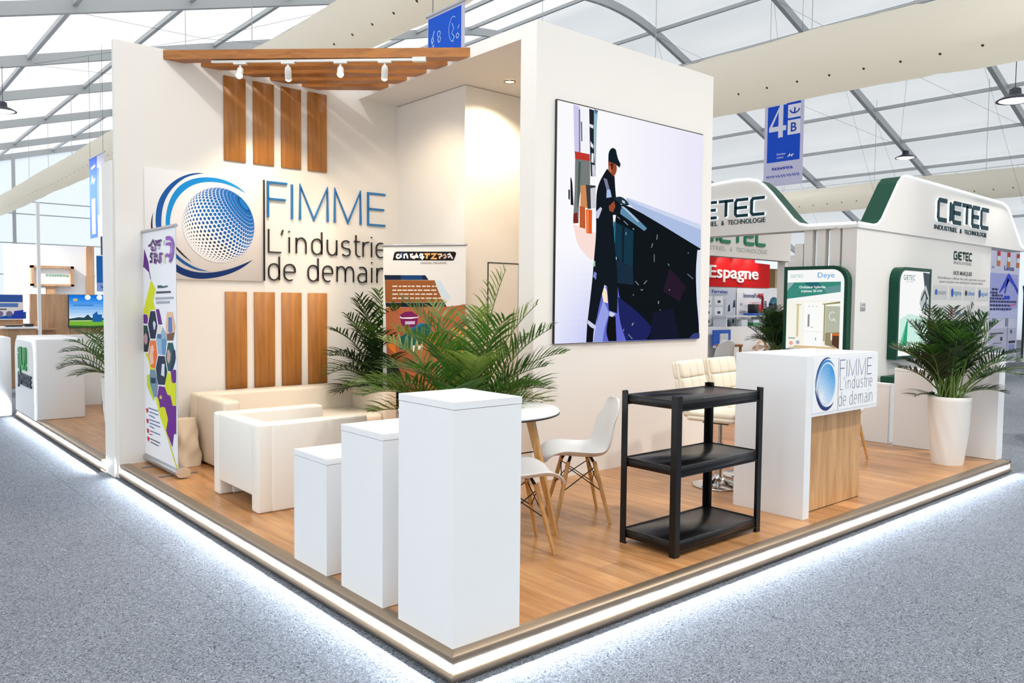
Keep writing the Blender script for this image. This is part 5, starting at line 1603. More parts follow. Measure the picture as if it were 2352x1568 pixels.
for (pts, wd) in (([(.15, 1.95), (.12, 1.9), (.15, 1.83), (.19, 1.88), (.17, 1.95), (.21, 2.06)], .025), ([(.14, 1.78), (.20, 1.80), (.18, 1.70), (.14, 1.72)], .02), (arc(.36, 1.97, .045, .05, 0, 360, 12), .018), (arc(.37, 1.87, .04, .05, 0, 360, 12), .022), (arc(.80, 1.95, .13, .22, 60, 280, 14), .014), ([(.76, 2.06), (.82, 1.96), (.76, 1.88), (.84, 1.80), (.78, 1.74)], .016), (arc(.93, 1.80, .04, .04, 0, 360, 10), .02), ([(.94, 1.92), (.98, 1.98)], .02)):
    m.stroke(F, [(u * .637, h_ - (2.34 - v) * .637) for u, v in pts], wd * .6, PRINT, .003, None, (170, 200, 245))
m.build('cloth', t)
t, F, m, w_, h_ = hang_banner('blue and white banner hanging at far left beside the logo wall', 3.4, 20.47, 19.0, 3.05, 5.08)
m.rect(F, .0, .0, w_ * .52, h_, PRINT, .001, (70, 104, 214)); m.rect(F, .52 * w_, .55, .66 * w_, h_ - .3, PRINT, .001, (110, 130, 220))
m.stroke(F, [(.18, 1.4), (.3, 1.55), (.42, 1.4), (.55, 1.5)], .07, PRINT, .003, None, (226, 230, 248)); m.rect(F, .2, .1, .55, 1.0, PRINT, .003, (190, 196, 240)); m.stroke(F, [(.2, 1.78), (.6, 1.82)], .06, PRINT, .003, None, (226, 230, 248))
m.build('cloth', t)

# ------------------------------------------------------------ green trimmed neighbour booth
GREEN = mat('deep_green_lacquer', (0, 66, 48), rough=0.4, spec=.25)
NBW = mat('neighbour_white', (226, 223, 218), rough=0.5)
LEDL = mat('led_edge', (232, 244, 255), emit=4.0)
HALO = mat('led_halo', (236, 246, 255), emit=12.0)
TEALT = mat('dark_teal_letters', (2, 50, 62), rough=0.5, spec=.2)
GX, GY = 9.0, 2.79
w = MB(); w.box(GX, GX + .15, GY, 3.0, 0, 2.64, NBW); w.box(GX + .15, 14.13, GY, GY + .16, 0, 2.62, NBW); w.box(14.0, 14.13, GY + .16, 4.3, 0, 2.62, NBW)
struct(w, 'wall_neighbour', 'white corner walls of the green trimmed booth')
def words(t, F, txt, u, v, h, m, w, ext, width, col=(255, 255, 255)):
    ws = txt.split(' ')
    tot = sum(len(x) for x in ws) + len(ws) - 1
    for x in ws:
        a = MB(); a.text(F, x, u, v, h, m, w, ext=ext, width=width * (len(x) - .15) / tot, col=col); a.build('subtitle_word', t)
        u += width * (len(x) + 1) / tot
def fascia(name, label, F, prof, bottom, thick, letters_, sub, subpos):
    t = thing(name, label, 'sign', F(prof[0][0], bottom), 0)
    pts = prof + [(prof[-1][0], bottom), (prof[0][0], bottom)]
    a = MB(); a.prism(F, pts, -thick, 0, NBW, lambda p, q: NBW if (p[1] <= bottom + .001 or q[1] <= bottom + .001) else GREEN); a.build('panel', t)
    a = MB(); a.tube([F(u, v, .008) for u, v in prof + ([(5.20, 2.66)] if prof[-1][0] == 4.9 else [])], .015, LEDL, 8); a.build('led_edge', t)
    for ss, wd in letters_:
        a = MB(); h_ = MB()
        for s_ in ss:
            a.stroke(F, s_, wd, TEALT, .020, .036)
            h_.stroke(F, s_, wd * .5, HALO, .006, .013)
        l_ = a.build('letter', t); h_.build('halo', l_)
    if sub:
        words(t, F, sub, subpos[0], subpos[1], .072, TEALT, .006, .003, subpos[2])
    return t
def sq(ch, u, v, w_, h_):
    P_ = lambda a_, b_: (u + a_ * w_, v + b_ * h_)
    if ch == 'C': return [[P_(1, 1), P_(.12, 1), P_(0, .88), P_(0, .12), P_(.12, 0), P_(1, 0)]]
    if ch == 'G': return [[P_(1, 1), P_(.12, 1), P_(0, .88), P_(0, .12), P_(.12, 0), P_(1, 0), P_(1, .5), P_(.55, .5)]]
    if ch == 'E': return [[P_(1, 1), P_(.12, 1), P_(0, .88), P_(0, .12), P_(.12, 0), P_(1, 0)], [P_(0, .5), P_(.92, .5)]]
    if ch == 'T': return [[P_(-.1, 1), P_(1.1, 1)], [P_(.5, 1), P_(.5, 0)]]
    if ch == 'I': return [[P_(.5, 1), P_(.5, 0)]]
def word(txt, u, v, pitch, w_, h_, wd):
    out = []
    for ch in txt:
        k = .45 if ch == 'I' else 1
        out.append((sq(ch, u, v, w_ * k, h_), wd))
        u += pitch * (k if ch == 'I' else 1)
    return out
FL = Frame((GX - .02, 8.0, 0), (0, -1, 0))          # u = 8 - y
profL = [(0, 3.42), (2.8, 3.43), (3.25, 3.455), (3.5, 3.445), (3.66, 3.40), (3.78, 3.31), (3.90, 3.19), (4.26, 2.78), (4.36, 2.70), (4.50, 2.67), (4.9, 2.665)]
wl_ = word('GIETEC', 2.30, 2.89, .285, .222, .245, .046)
fascia('fascia_sign', 'curved white fascia with backlit teal letters, partly hidden by the video wall', FL, profL, 2.60, .30, wl_, 'INDUSTRIEL & TECHNOLOGIE', (2.34, 2.765, 1.46))
FR = facing_y(GX - .02, GY - .02, 0)
profR = [(0, 2.66), (.44, 2.655), (.58, 2.68), (.70, 2.76), (1.20, 3.34), (1.32, 3.43), (1.48, 3.462), (5.55, 3.42), (5.80, 3.37), (5.94, 3.28), (6.62, 2.72), (6.74, 2.67), (6.95, 2.655)]
wr_ = word('CIETEC', 2.62, 2.90, .415, .33, .31, .07)
fascia('fascia_sign', 'white fascia with a lit edge and backlit teal letters above the sponsor wall', FR, profR, 2.595, .30, wr_, 'INDUSTRIEL & TECHNOLOGIE', (2.55, 2.745, 2.28))
# slats between wall and fascia
for i, (y0, y1, z1) in enumerate(((3.73, 3.60, 2.41), (3.585, 3.455, 2.6), (3.39, 3.26, 2.6), (3.19, 3.04, 2.6))):
    a = MB(); a.box(GX + .02, GX + .12, y1, y0, 0, z1, NBW)
    o = a.build('slat_post', None, 'auto')
    tag(o, 'tall white upright board behind the green poster frame, %s from the left' % ORD[i], 'slat')
# green framed light boxes
SCR = mat('lit_poster', rough=.8, spec=0.0, emit=1.75, vcol=True)
def light_box(label, F, u0, v0, u1, v1, d, corner, fn):
    t = thing('poster_light_box', label, 'poster', F(u0, v0), 0, None)
    cs = (0, 0, 1, 0) if corner == 'r' else (0, 0, 0, 1)
    outer = rrect(u0, v0, u1, v1, .22, cs)
    inner = rrect(u0 + .05, v0 + .05, u1 - .05, v1 - .05, .18, cs)
    a = MB(); a.prism(F, outer, 0, d - .012, GREEN)
    # raised rim
    n = len(outer)
    vs = [F(*p, d - .012) for p in outer] + [F(*p, d) for p in outer] + [F(*p, d) for p in inner] + [F(*p, d - .012) for p in inner]
    fs = []
    for i in range(n):
        k = (i + 1) % n
        fs += [[i, k, n + k, n + i], [n + i, n + k, 2 * n + k, 2 * n + i], [2 * n + i, 2 * n + k, 3 * n + k, 3 * n + i]]
    a.add(vs, fs, GREEN); a.build('frame', t)
    m_ = MB(); m_.poly(F, inner, SCR, d - .010, (250, 251, 250)); fn(m_, F, d - .009); m_.build('picture', t)
    return t
FG = Frame((GX, 3.9, 0), (0, -1, 0))
def pic1(m_, F, w0):
    r = lambda u0, v0, u1, v1, c, l: m_.rect(F, u0, v0, u1, v1, SCR, w0 + .0008 * l, c)
    m_.poly(F, [(.14, 1.60), (.14, 1.84), (.955, 1.845), (.955, 1.70)], SCR, w0, (60, 140, 126))
    m_.poly(F, [(.14, 1.72), (.25, 1.84), (.14, 1.84)], SCR, w0 + .0008, (150, 180, 180)); m_.poly(F, [(.4, 1.84), (.62, 1.84), (.70, 1.74), (.5, 1.75)], SCR, w0 + .0008, (40, 104, 110)); m_.poly(F, [(.7, 1.76), (.955, 1.80), (.955, 1.70), (.75, 1.68)], SCR, w0 + .0008, (100, 150, 150))
    m_.text(F, 'Onduleur hybride', .33, 1.755, .035, SCR, w0 + .002, width=.40, bold=.02, col=(245, 250, 248)); m_.text(F, 'triphase 50 kW', .36, 1.700, .032, SCR, w0 + .002, width=.33, bold=.02, col=(245, 250, 248))
    m_.text(F, 'GIETEC', .19, 1.91, .045, SCR, w0 + .002, width=.20, col=(120, 190, 170)); m_.text(F, 'Deye', .61, 1.905, .072, SCR, w0 + .002, width=.25, col=(50, 150, 225))
    r(.14, .87, .955, 1.58, (250, 248, 236), .2)
    r(.30, 1.05, .335, 1.52, (214, 204, 160), 1); r(.29, 1.51, .37, 1.525, (196, 190, 160), 1)
    r(.42, .90, .70, 1.55, (254, 254, 252), 1); r(.42, 1.13, .70, 1.135, (225, 225, 220), 2)
    r(.475, 1.20, .505, 1.38, (150, 150, 146), 2); r(.53, 1.19, .56, 1.198, (120, 120, 116), 2); r(.60, 1.01, .61, 1.05, (80, 80, 80), 2)
    for u, c in ((.49, (60, 60, 90)), (.54, (110, 130, 200)), (.60, (220, 140, 150))):
        r(u, 1.49, u + .015, 1.50, c, 2)
    m_.poly(F, [(.68, 1.53), (.955, 1.57), (.955, 1.54), (.74, 1.52), (.74, 1.0), (.72, 1.0), (.72, 1.52)], SCR, w0 + .0016, (150, 146, 100))
    r(.745, 1.03, .955, 1.50, (184, 188, 168), 1); m_.stroke(F, arc(.845, 1.36, .045, .06, 40, 330, 10), .012, SCR, w0 + .0016, None, (230, 232, 220)); m_.stroke(F, [(.85, 1.33), (.90, 1.28)], .012, SCR, w0 + .0016, None, (230, 232, 220))
    m_.poly(F, [(.745, .95), (.955, .90), (.955, 1.14), (.745, 1.12)], SCR, w0 + .0016, (150, 140, 110)); m_.poly(F, [(.85, .96), (.955, .90), (.955, 1.12), (.86, 1.11)], SCR, w0 + .0024, (88, 60, 46)); r(.85, 1.085, .955, 1.115, (216, 104, 44), 4); r(.83, 1.02, .85, 1.12, (240, 230, 214), 4)
    m_.poly(F, [(.28, .925), (.92, .92), (.90, .885), (.24, .89)], SCR, w0 + .0016, (222, 190, 140)); m_.poly(F, [(.16, .87), (.955, .87), (.955, .885), (.2, .90)], SCR, w0 + .0024, (206, 196, 182))
    m_.disc(F, .225, .955, .032, SCR, w0 + .0024, 14, (240, 170, 160)); m_.disc(F, .33, .97, .03, SCR, w0 + .0024, 14, (170, 176, 196)); r(.18, 1.02, .29, 1.035, (120, 150, 140), 3)
light_box('green framed lit poster with a white appliance picture above the white counter', FG, .09, .82, 1.06, 2.07, .12, 'r', pic1)
FG2 = facing_y(GX, GY, 0)
def pic2(m_, F, w0):
    r = lambda u0, v0, u1, v1, c, l: m_.rect(F, u0, v0, u1, v1, SCR, w0 + .0008 * l, c)
    m_.poly(F, [(1.14, 1.32), (1.45, 1.40), (2.15, 1.33), (2.15, .90), (1.14, .92)], SCR, w0, (206, 240, 228))
    m_.poly(F, [(1.14, .92), (1.40, .92), (1.42, 1.34), (1.36, 1.26)], SCR, w0 + .0008, (40, 160, 120)); m_.poly(F, [(1.14, .92), (1.24, .92), (1.38, 1.30)], SCR, w0 + .0016, (110, 190, 150))
    m_.text(F, 'GIETEC', 1.22, 1.90, .075, SCR, w0 + .001, width=.40, col=(40, 120, 110)); r(1.3, 1.87, 1.56, 1.878, (180, 200, 196), 1)
    m_.poly(F, [(1.90, 2.03), (2.15, 2.02), (2.15, 1.50), (2.06, 1.52)], SCR, w0 + .0008, (78, 90, 96)); m_.poly(F, [(1.86, 1.72), (2.02, 1.84), (2.15, 1.66), (2.15, 1.36), (1.92, 1.40), (1.80, 1.56)], SCR, w0 + .0016, (190, 196, 198))
    for pts in ([(1.86, 1.6), (1.98, 1.74), (2.1, 1.62)], [(1.9, 1.44), (2.0, 1.56), (2.12, 1.46)], [(2.02, 1.38), (2.05, 1.7)]):
        m_.stroke(F, pts, .04, SCR, w0 + .0024, None, (70, 84, 86))
    r(1.12, .80, 2.15, .92, (250, 252, 250), 1)
    scribble_(m_, F, 1.55, 2.1, .83, .06, (90, 120, 116), 6, .010, w0 + .003)
    r(1.5, 1.20, 1.9, 1.215, (120, 150, 146), 2)
def scribble_(mb, F, u0, u1, v, h, col, seed, wd, w):
    rr_ = random.Random(seed)
    pts = [(u0 + (u1 - u0) * k / 22, v + h * (.5 + .5 * math.sin(k * 1.9 + rr_.uniform(-.4, .4)))) for k in range(23)]
    mb.stroke(F, pts, wd, SCR, w, None, col)
light_box('green framed tall poster on the white wall left of the sponsor logos', FG2, 1.04, .72, 2.20, 2.09, .14, 'l', pic2)
a = MB(); a.box(9.16, 9.30, GY - .012, GY, 1.44, 1.57, mat('socket_plate', (196, 194, 196), rough=.4), .004, 1)
for zz_ in (1.462, 1.512):
    for xx_ in (9.172, 9.235):
        a.box(xx_, xx_ + .05, GY - .016, GY - .011, zz_, zz_ + .04, mat('socket_insert', (170, 168, 172), rough=.4), .003, 1)
tag(a.build('wall_socket', None, 'auto'), 'small grey double wall socket between the two green poster frames', 'socket')
a = MB(); a.box(9.65, 10.6, 2.30, 2.70, 0, .50, GREEN, .01, 1); tag(a.build('low_bench', None, 'auto'), 'low green bench below the tall green framed poster', 'bench')
# printed sponsor wall
sw_ = MB()
FSW = facing_y(0, GY, 0)
for s_, wd in word('GIETEC', 12.43, 2.31, .15, .115, .115, .034):
    for q in s_:
        sw_.stroke(FSW, q, wd, PRINT, .003, None, (10, 50, 44))
tt = sw_
tt.text(FSW, 'INDUSTRIEL', 12.43, 2.225, .045, PRINT, .003, width=.80, col=(110, 112, 112)); tt.text(FSW, 'NOS MARQUES', 12.43, 2.045, .065, PRINT, .003, width=.82, bold=.02, col=(80, 80, 82))
tt.text(FSW, 'Distributeur officiel des plus grandes marques', 11.80, 1.965, .04, PRINT, .003, width=2.1, col=(120, 120, 122)); tt.text(FSW, 'pour toutes vos solutions industrielles', 11.88, 1.905, .04, PRINT, .003, width=1.9, col=(120, 120, 122))
cells = [(11.63, 12.21), (12.29, 12.83), (12.89, 13.44), (13.52, 14.09)]
rows = [(1.63, 1.86), (1.29, 1.53), (.95, 1.17)]
cols_ = [((60, 100, 190), (150, 154, 160)), ((40, 80, 180), (70, 140, 170)), ((60, 60, 64), (50, 120, 200)), ((50, 80, 150), (70, 140, 190)), ((120, 124, 130), (130, 130, 134)), ((210, 60, 70), (60, 120, 190)), ((50, 50, 54), (130, 134, 138)), ((40, 50, 50), (80, 160, 120)), ((120, 120, 124), (140, 140, 144)), ((100, 110, 170), (120, 130, 180)), ((214, 80, 60), (110, 120, 170)), ((60, 90, 150), (190, 90, 80))]
o = sw_.build('sponsor_heading', None, 'auto')
tag(o, 'dark printed heading and lines of text above the sponsor logos', 'wall print')
k = 0
wds = ['cozum', 'sigma', 'clivet', 'legrand', 'novatec', 'delta', 'gravex', 'Ugreen', 'metal', 'omron', 'hager', 'eaton']
ROWN = ['top row', 'middle row', 'bottom row']
for r_i, (z0, z1) in enumerate(rows):
    for c_i, (x0, x1) in enumerate(cells):
        tt = MB()
        tt.prism(FSW, [(x0, z0), (x1, z0), (x1, z1), (x0, z1)], 0, .002, PRINT, None, (208, 208, 206))
        c1_, c2_ = cols_[k]
        tt.disc(FSW, x0 + .12, (z0 + z1) / 2, .055, PRINT, .003, 12, c1_, ry=.075 if k % 2 else .05)
        tt.text(FSW, wds[k], x0 + .19, (z0 + z1) / 2 - .035, .075, PRINT, .0035, width=.32, bold=.015, col=c2_)
        tag(tt.build('sponsor_tile', None, 'auto'), 'grey sponsor logo tile on the white wall, %s, %s from the left' % (ROWN[r_i], ORD[c_i]), 'logo tile', 'sponsor logo tiles on the white wall')
        k += 1

# second fascia further back
FS2 = facing_y(9.3, 5.6, 0)
w2 = word('GIETEC', .0, 2.60, .37, .28, .27, .055)
t = thing('fascia_sign', 'second white fascia with green letters, below and behind the curved one', 'sign', FS2(0, 2.3))
a = MB(); a.prism(FS2, rrect(-1.5, 2.34, 2.85, 3.10, .3, (0, 0, 1, 0)), -.2, 0, NBW, GREEN); a.build('panel', t)
GREENT = mat('green_letters', (10, 128, 86), rough=.4)
for ss, wd in w2:
    a = MB()
    for s_ in ss: a.stroke(FS2, s_, wd, GREENT, .004, .03)
    a.build('letter', t)
words(t, FS2, 'INDUSTRIEL & TECHNOLOGIE', -.2, 2.44, .075, PRINT, .004, 0, 2.25, (178, 180, 180))
for x in (8.0, 12.0):
    a = MB(); a.box(x, x + .08, 5.62, 5.78, .1 if x > 10 else 0, 2.36, NBW); a.build('post', t)

# ------------------------------------------------------------ red booth in the distance
RED = (200, 8, 10)
pe = thing('exhibition_platform', 'far platform below the red fascia booth', 'platform', (13, 6, 0))
a = MB(); a.box(10.2, 13.95, 4.4, 7.0, 0.005, .1, mat('far_floor', (200, 170, 140), rough=.5)); a.build('deck', pe)
FE = facing_y(0, 7.0, 0)
t = thing('fascia_sign', 'red fascia reading Espagne in white letters', 'sign', (12.4, 7.0, 1.86))
a = MB(); a.prism(FE, [(10.2, 1.862), (13.74, 1.875), (13.74, 2.385), (13.15, 2.40), (13.15, 2.49), (10.2, 2.48)], -.25, 0, PRINT, None, RED); a.build('panel', t)
a = MB(); a.text(FE, 'Espagne', 11.50, 2.05, .245, WHITE_MATT, .01, ext=.01, width=1.77, bold=.012); a.build('lettering', t)
for x in (12.0, 12.55, 13.0):
    a = MB(); a.rod((x, 6.72, 2.60), (x, 7.0, 2.60), .01, ALU); a.rod((x, 6.72, 2.62), (x, 6.76, 2.54), .03, TRACK); h_ = a.build('spotlight', t)
    a = MB(); a.rod((x, 6.762, 2.536), (x, 6.772, 2.52), .026, LAMP_ON); a.build('lamp', h_)
    add_light('fascia_spot', 'SPOT', (x, 6.78, 2.50), 18, (1, .95, .85), (x, 7.0, 2.3), size=.03, spot=math.radians(110), blend=.6)
a = MB(); a.box(13.78, 14.18, 7.03, 7.11, 1.882, 2.30, mat('brown_carton', (112, 84, 44), rough=.7)); a.box(13.99, 14.18, 7.015, 7.03, 1.882, 2.28, mat('pale_carton', (176, 156, 130), rough=.7))
tag(a.build('carton', None, 'auto'), 'brown box standing right of the red fascia', 'box')
w = MB(); w.box(10.2, 14.22, 7.02, 7.12, 0, 1.88, WHITE_MATT); w.box(14.22, 14.5, 6.6, 7.1, 0, 2.6, WHITE_MATT)
w.rect(FE, 10.4, 1.08, 12.46, 1.85, PRINT, .004, (196, 204, 216)); w.rect(FE, 12.5, 1.08, 14.2, 1.85, PRINT, .004, (236, 238, 246))
w.text(FE, 'Ferretec', 11.62, 1.735, .07, PRINT, .006, width=.55, bold=.02, col=(40, 70, 160)); w.rect(FE, 11.62, 1.70, 12.15, 1.708, PRINT, .006, (120, 130, 150))
for i, z in enumerate((1.50, 1.28, 1.10)):
    for j, x in enumerate((11.35, 11.72)):
        w.rect(FE, x, z, x + .28, z + .17, PRINT, .006, (230, 234, 240)); w.rect(FE, x + .1, z + .04, x + .2, z + .09, PRINT, .008, (60, 64, 76))
w.rect(FE, 12.05, 1.10, 12.09, 1.62, PRINT, .006, (170, 178, 192))
for x, z, h_ in ((12.18, 1.36, .16), (12.36, 1.44, .18), (12.15, 1.12, .08), (12.34, 1.12, .1)):
    w.poly(FE, [(x, z), (x + .09, z + .02), (x + .07, z + h_), (x + .02, z + h_ * .8)], PRINT, .007, (52, 60, 76))
w.text(FE, 'InnovaForge', 12.74, 1.66, .085, PRINT, .006, width=.75, bold=.03, col=(60, 70, 120)); w.rect(FE, 13.28, 1.66, 13.50, 1.75, PRINT, .008, (214, 90, 100)); w.text(FE, 'CAPITTUS', 12.98, 1.51, .055, PRINT, .006, width=.48, col=(200, 90, 120)); w.text(FE, 'iat', 12.62, 1.49, .07, PRINT, .006, col=(70, 80, 120)); w.text(FE, 'B', 13.55, 1.46, .13, PRINT, .006, bold=.02, col=(30, 40, 70))
w.rect(FE, 12.6, 1.35, 13.4, 1.362, PRINT, .006, (170, 176, 190))
struct(w, 'wall_red_booth', 'white printed back wall under the red fascia')
a = MB(); a.box(10.6, 13.6, 6.55, 6.98, .1, 1.07, WHITE); o = a.build('far_counter', None, 'auto'); tag(o, 'long white counter in front of the wall below the red fascia', 'counter')
def small(name, label, cat, fn, group=None):
    a = MB(); fn(a); return tag(a.build(name, None, 'auto'), label, cat, group)
BLK = mat('black_item', (24, 26, 36), rough=.5); BLU = mat('blue_item', (30, 90, 190), rough=.4); REDM = mat('red_item', (190, 24, 46), rough=.4); TEALM = mat('teal_item', (24, 96, 116), rough=.5); CARD = mat('grey_card', (206, 212, 222), rough=.5); GRNP = mat('green_card', (60, 140, 90), rough=.5)
small('display_riser', 'white display riser on the far counter, holding the blue tray', 'display stand', lambda a: (a.box(11.55, 13.0, 6.62, 6.92, 1.26, 1.29, CARD), a.box(11.58, 11.62, 6.62, 6.92, 1.07, 1.27, CARD), a.box(12.93, 12.97, 6.62, 6.92, 1.07, 1.27, CARD)))
small('tray', 'bright blue tray on the riser of the far counter', 'tray', lambda a: a.box(12.55, 12.95, 6.64, 6.87, 1.29, 1.335, BLU, .01, 1))
small('tool_case', 'dark red and black case standing on the blue tray', 'case', lambda a: (a.box(12.66, 12.82, 6.67, 6.84, 1.336, 1.52, BLK, .01, 1), a.box(12.80, 12.92, 6.67, 6.84, 1.336, 1.52, REDM, .01, 1)))
small('stand_post', 'dark red bent stand on the far counter, beside the blue tray', 'stand', lambda a: a.tube([(13.03, 6.72, 1.07), (13.03, 6.72, 1.66), (13.0, 6.72, 1.69), (12.90, 6.72, 1.69)], .026, mat('maroon_tube', (150, 24, 40), rough=.4), 10))
small('cloth_pile', 'dark blue and teal heap of cloth at the right end of the far counter', 'cloth', lambda a: (a.tube([(13.08, 6.72, 1.38), (13.3, 6.74, 1.41), (13.5, 6.72, 1.47), (13.62, 6.72, 1.52)], [.05, .06, .08, .05], BLK, 10), a.tube([(13.45, 6.77, 1.5), (13.55, 6.77, 1.58), (13.62, 6.77, 1.50)], [.06, .1, .05], TEALM, 10)))
small('storage_crate', 'black crate under the cloth at the right end of the far counter', 'crate', lambda a: a.box(13.12, 13.55, 6.57, 6.92, 1.07, 1.38, BLK, .01, 1))
small('black_box', 'small black box under the left end of the white riser', 'box', lambda a: a.box(11.66, 11.82, 6.67, 6.82, 1.07, 1.18, BLK, .005, 1))
small('brochure_holder', 'grey leaflet holder under the middle of the white riser', 'leaflet holder', lambda a: a.box(12.2, 12.42, 6.67, 6.82, 1.07, 1.2, CARD, .005, 1))
small('leaflet_stack', 'green and white stack of leaflets under the right end of the riser', 'leaflets', lambda a: (a.box(12.62, 12.84, 6.67, 6.82, 1.07, 1.14, GRNP), a.box(12.62, 12.84, 6.67, 6.82, 1.14, 1.2, CARD)))
small('display_box', 'blue framed display with a pink item on the far booth floor, behind the white chair', 'display', lambda a: (a.box(10.9, 11.45, 6.42, 6.46, .72, 1.02, BLU), a.box(10.9, 11.42, 6.3, 6.44, .68, .73, CARD), a.box(11.08, 11.34, 6.40, 6.42, .76, .95, CARD), a.lathe([(.005, .1), (.06, .06), (.07, 0.02), (.05, 0)], mat('pink_item', (226, 60, 90), rough=.4), (11.28, 6.36, .73), 14), a.box(10.95, 11.4, 6.3, 6.4, .1, .68, CARD)))
fc = dup(c1, (10.22, 5.85, .1), math.radians(75), 'white moulded chair far behind, at the left end of the white counter')
fc2 = dup(c1, (12.42, 6.12, .1), math.radians(95), 'tall white moulded chair far behind, beside the wooden arched chair', 1.3)
t = thing('wooden_side_table', 'brown wooden side table beside the far white chair', 'table', (10.72, 5.95, .1))
WBR = wood_mat('walnut', (120, 72, 34), (166, 104, 54), stretch=(3, 3, 1), bands=4)
a = MB(); a.box(10.54, 10.90, 5.78, 6.14, .74, .78, WBR, .008, 1); a.build('top', t)
for sx in (10.56, 10.85):
    for sy in (5.80, 6.09):
        a = MB(); a.box(sx, sx + .035, sy, sy + .035, .1, .74, WBR); a.build('leg', t)
t = thing('arched_chair', 'pale bentwood chair with an arched frame by the far counter', 'chair', (11.25, 5.45, .1))
BEN = wood_mat('pale_bentwood', (206, 168, 132), (232, 202, 170), stretch=(3, 3, 3), bands=3)
for yy in (5.30, 5.62):
    a = MB(); a.tube([(11.0, yy, .1), (11.04, yy, .5), (11.13, yy, .80), (11.25, yy, .87), (11.37, yy, .82), (11.46, yy, .6), (11.50, yy, .1)], .028, BEN, 10); a.build('arch', t)
a = MB(); a.box(11.06, 11.42, 5.31, 5.61, .50, .54, SHELL, .012, 2); a.build('seat', t)
dup(p3, (10.42, 4.83, .1), 2.0, 'palm in a planter left of the green framed lit poster', .98)

# ------------------------------------------------------------ lilac poster wall at the far right
FP = facing_y(0, 5.0, 0)
w = MB(); w.box(19.8, 23.05, 5.0, 5.12, 0, 3.15, mat('lilac_wall', (222, 220, 244), rough=.5))
w.rect(FP, 19.9, 1.22, 22.95, 2.40, PRINT, .004, (176, 180, 238)); w.poly(FP, [(19.9, 1.22), (22.95, 1.22), (22.95, 1.5), (21.9, 1.38), (20.9, 1.55), (19.9, 1.4)], PRINT, .006, (206, 208, 248))
BL = (30, 64, 214)
w.poly(FP, [(22.16, 2.42), (22.28, 2.40), (22.98, 2.0), (22.98, 1.86), (22.68, 2.06), (22.28, 2.22), (22.08, 2.10), (21.55, 1.88), (21.52, 1.90)], PRINT, .008, BL)
w.poly(FP, [(22.14, 2.30), (22.22, 2.24), (21.98, 1.86), (21.90, 1.90)], PRINT, .008, (50, 70, 190))
w.rect(FP, 21.9, 1.72, 22.35, 1.82, PRINT, .008, BL)
for i, (z, x0, x1) in enumerate(((1.95, 21.0, 21.45), (1.86, 20.9, 21.4), (1.79, 21.0, 21.8), (1.71, 20.9, 21.9), (1.63, 20.9, 22.9), (1.53, 20.9, 22.35), (1.43, 20.9, 22.5))):
    rr_ = random.Random(i); x = x0
    while x < x1:
        dx = rr_.uniform(.06, .2); w.rect(FP, x, z, min(x + dx, x1), z + .055, PRINT, .008, (34, 30, 90)); x += dx + .04
w.poly(FP, [(22.3, 1.56), (22.85, 1.62), (22.8, 1.58), (22.3, 1.52)], PRINT, .008, (220, 90, 140))
w.text(FP, 'Luz', 20.95, 2.52, .08, PRINT, .006, col=(60, 60, 110)); w.text(FP, 'Lanza', 21.85, 2.50, .12, PRINT, .006, width=.75, bold=.02, col=(50, 56, 150))
for x in (21.40, 22.15, 22.88):
    for z0, z1, c in ((2.90, 3.02, (206, 40, 60)), (2.78, 2.90, (240, 248, 250)), (2.64, 2.78, (226, 120, 30))):
        w.rect(FP, x - .1, z0 - .05, x + .12, z1 - .05, PRINT, .008, c)
w.rect(FP, 19.9, .2, 22.95, .95, PRINT, .005, (198, 198, 220)); w.rect(FP, 22.25, .2, 22.29, .98, PRINT, .007, (140, 130, 160))
for (x0, z0, x1, z1, c) in ((20.9, 1.0, 21.2, 1.12, (30, 30, 36)), (21.1, 1.10, 21.4, 1.22, (120, 150, 146)), (22.1, 1.0, 22.3, 1.22, (140, 150, 166)), (20.95, .80, 21.95, .84, (90, 90, 110)), (21.75, .62, 21.9, .72, (50, 52, 66)), (21.2, .55, 21.85, .57, (110, 112, 130)), (21.3, .42, 21.85, .45, (90, 92, 110)), (22.5, .80, 22.62, .90, (80, 84, 110)), (22.4, .54, 22.9, .60, (30, 32, 50)), (22.42, .36, 22.85, .50, (150, 156, 214))):
    w.rect(FP, x0, z0, x1, z1, PRINT, .009, c)
struct(w, 'wall_lilac', 'lilac printed wall with a blue arrow emblem at the far right')
t = thing('glass_partition', 'curved black edged white partition at the right border of the photo', 'partition', (23.2, 4.9, 0))
a = MB(); a.tube([(23.12, 4.9, 2.1), (23.2, 4.9, 1.9), (23.22, 4.9, 1.0), (23.2, 4.9, .1)], .03, BLK, 8); a.build('edge', t)
a = MB(); a.box(23.25, 24.6, 4.88, 4.94, 0, 2.3, WHITE_MATT); a.build('panel', t)
FA = facing_y(21.5, 5.6, 0)
t = thing('booth_sign', 'white sign board with dark capital letters at the right border, behind the lit fascia', 'sign', (22.5, 5.6, 3.3))
a = MB(); a.prism(FA, [(0, 3.35), (2.6, 3.35), (2.6, 4.25), (0, 4.25)], -.15, 0, WHITE_MATT); a.build('panel', t)
a = MB(); a.text(FA, 'STAR', .15, 3.62, .33, BLACK, .005, width=1.55); a.build('lettering', t)
a = MB(); a.rect(FA, 0, 3.22, 2.6, 3.34, PRINT, 0, (206, 60, 50)); a.rect(FA, 0, 3.22, 2.6, 3.34, PRINT, -.1, (206, 60, 50)); a.build('red_band', t)
a = MB(); a.box(21.55, 21.65, 5.62, 5.72, 0, 3.36, WHITE_MATT); a.build('post', t)
a = MB(); a.box(23.9, 24.0, 5.62, 5.72, 0, 3.36, WHITE_MATT); a.build('post', t)
dup(tb_, (8.80, .03, .0), -.44, 'round white table at the right border of the photo, beyond the platform', 1.0)

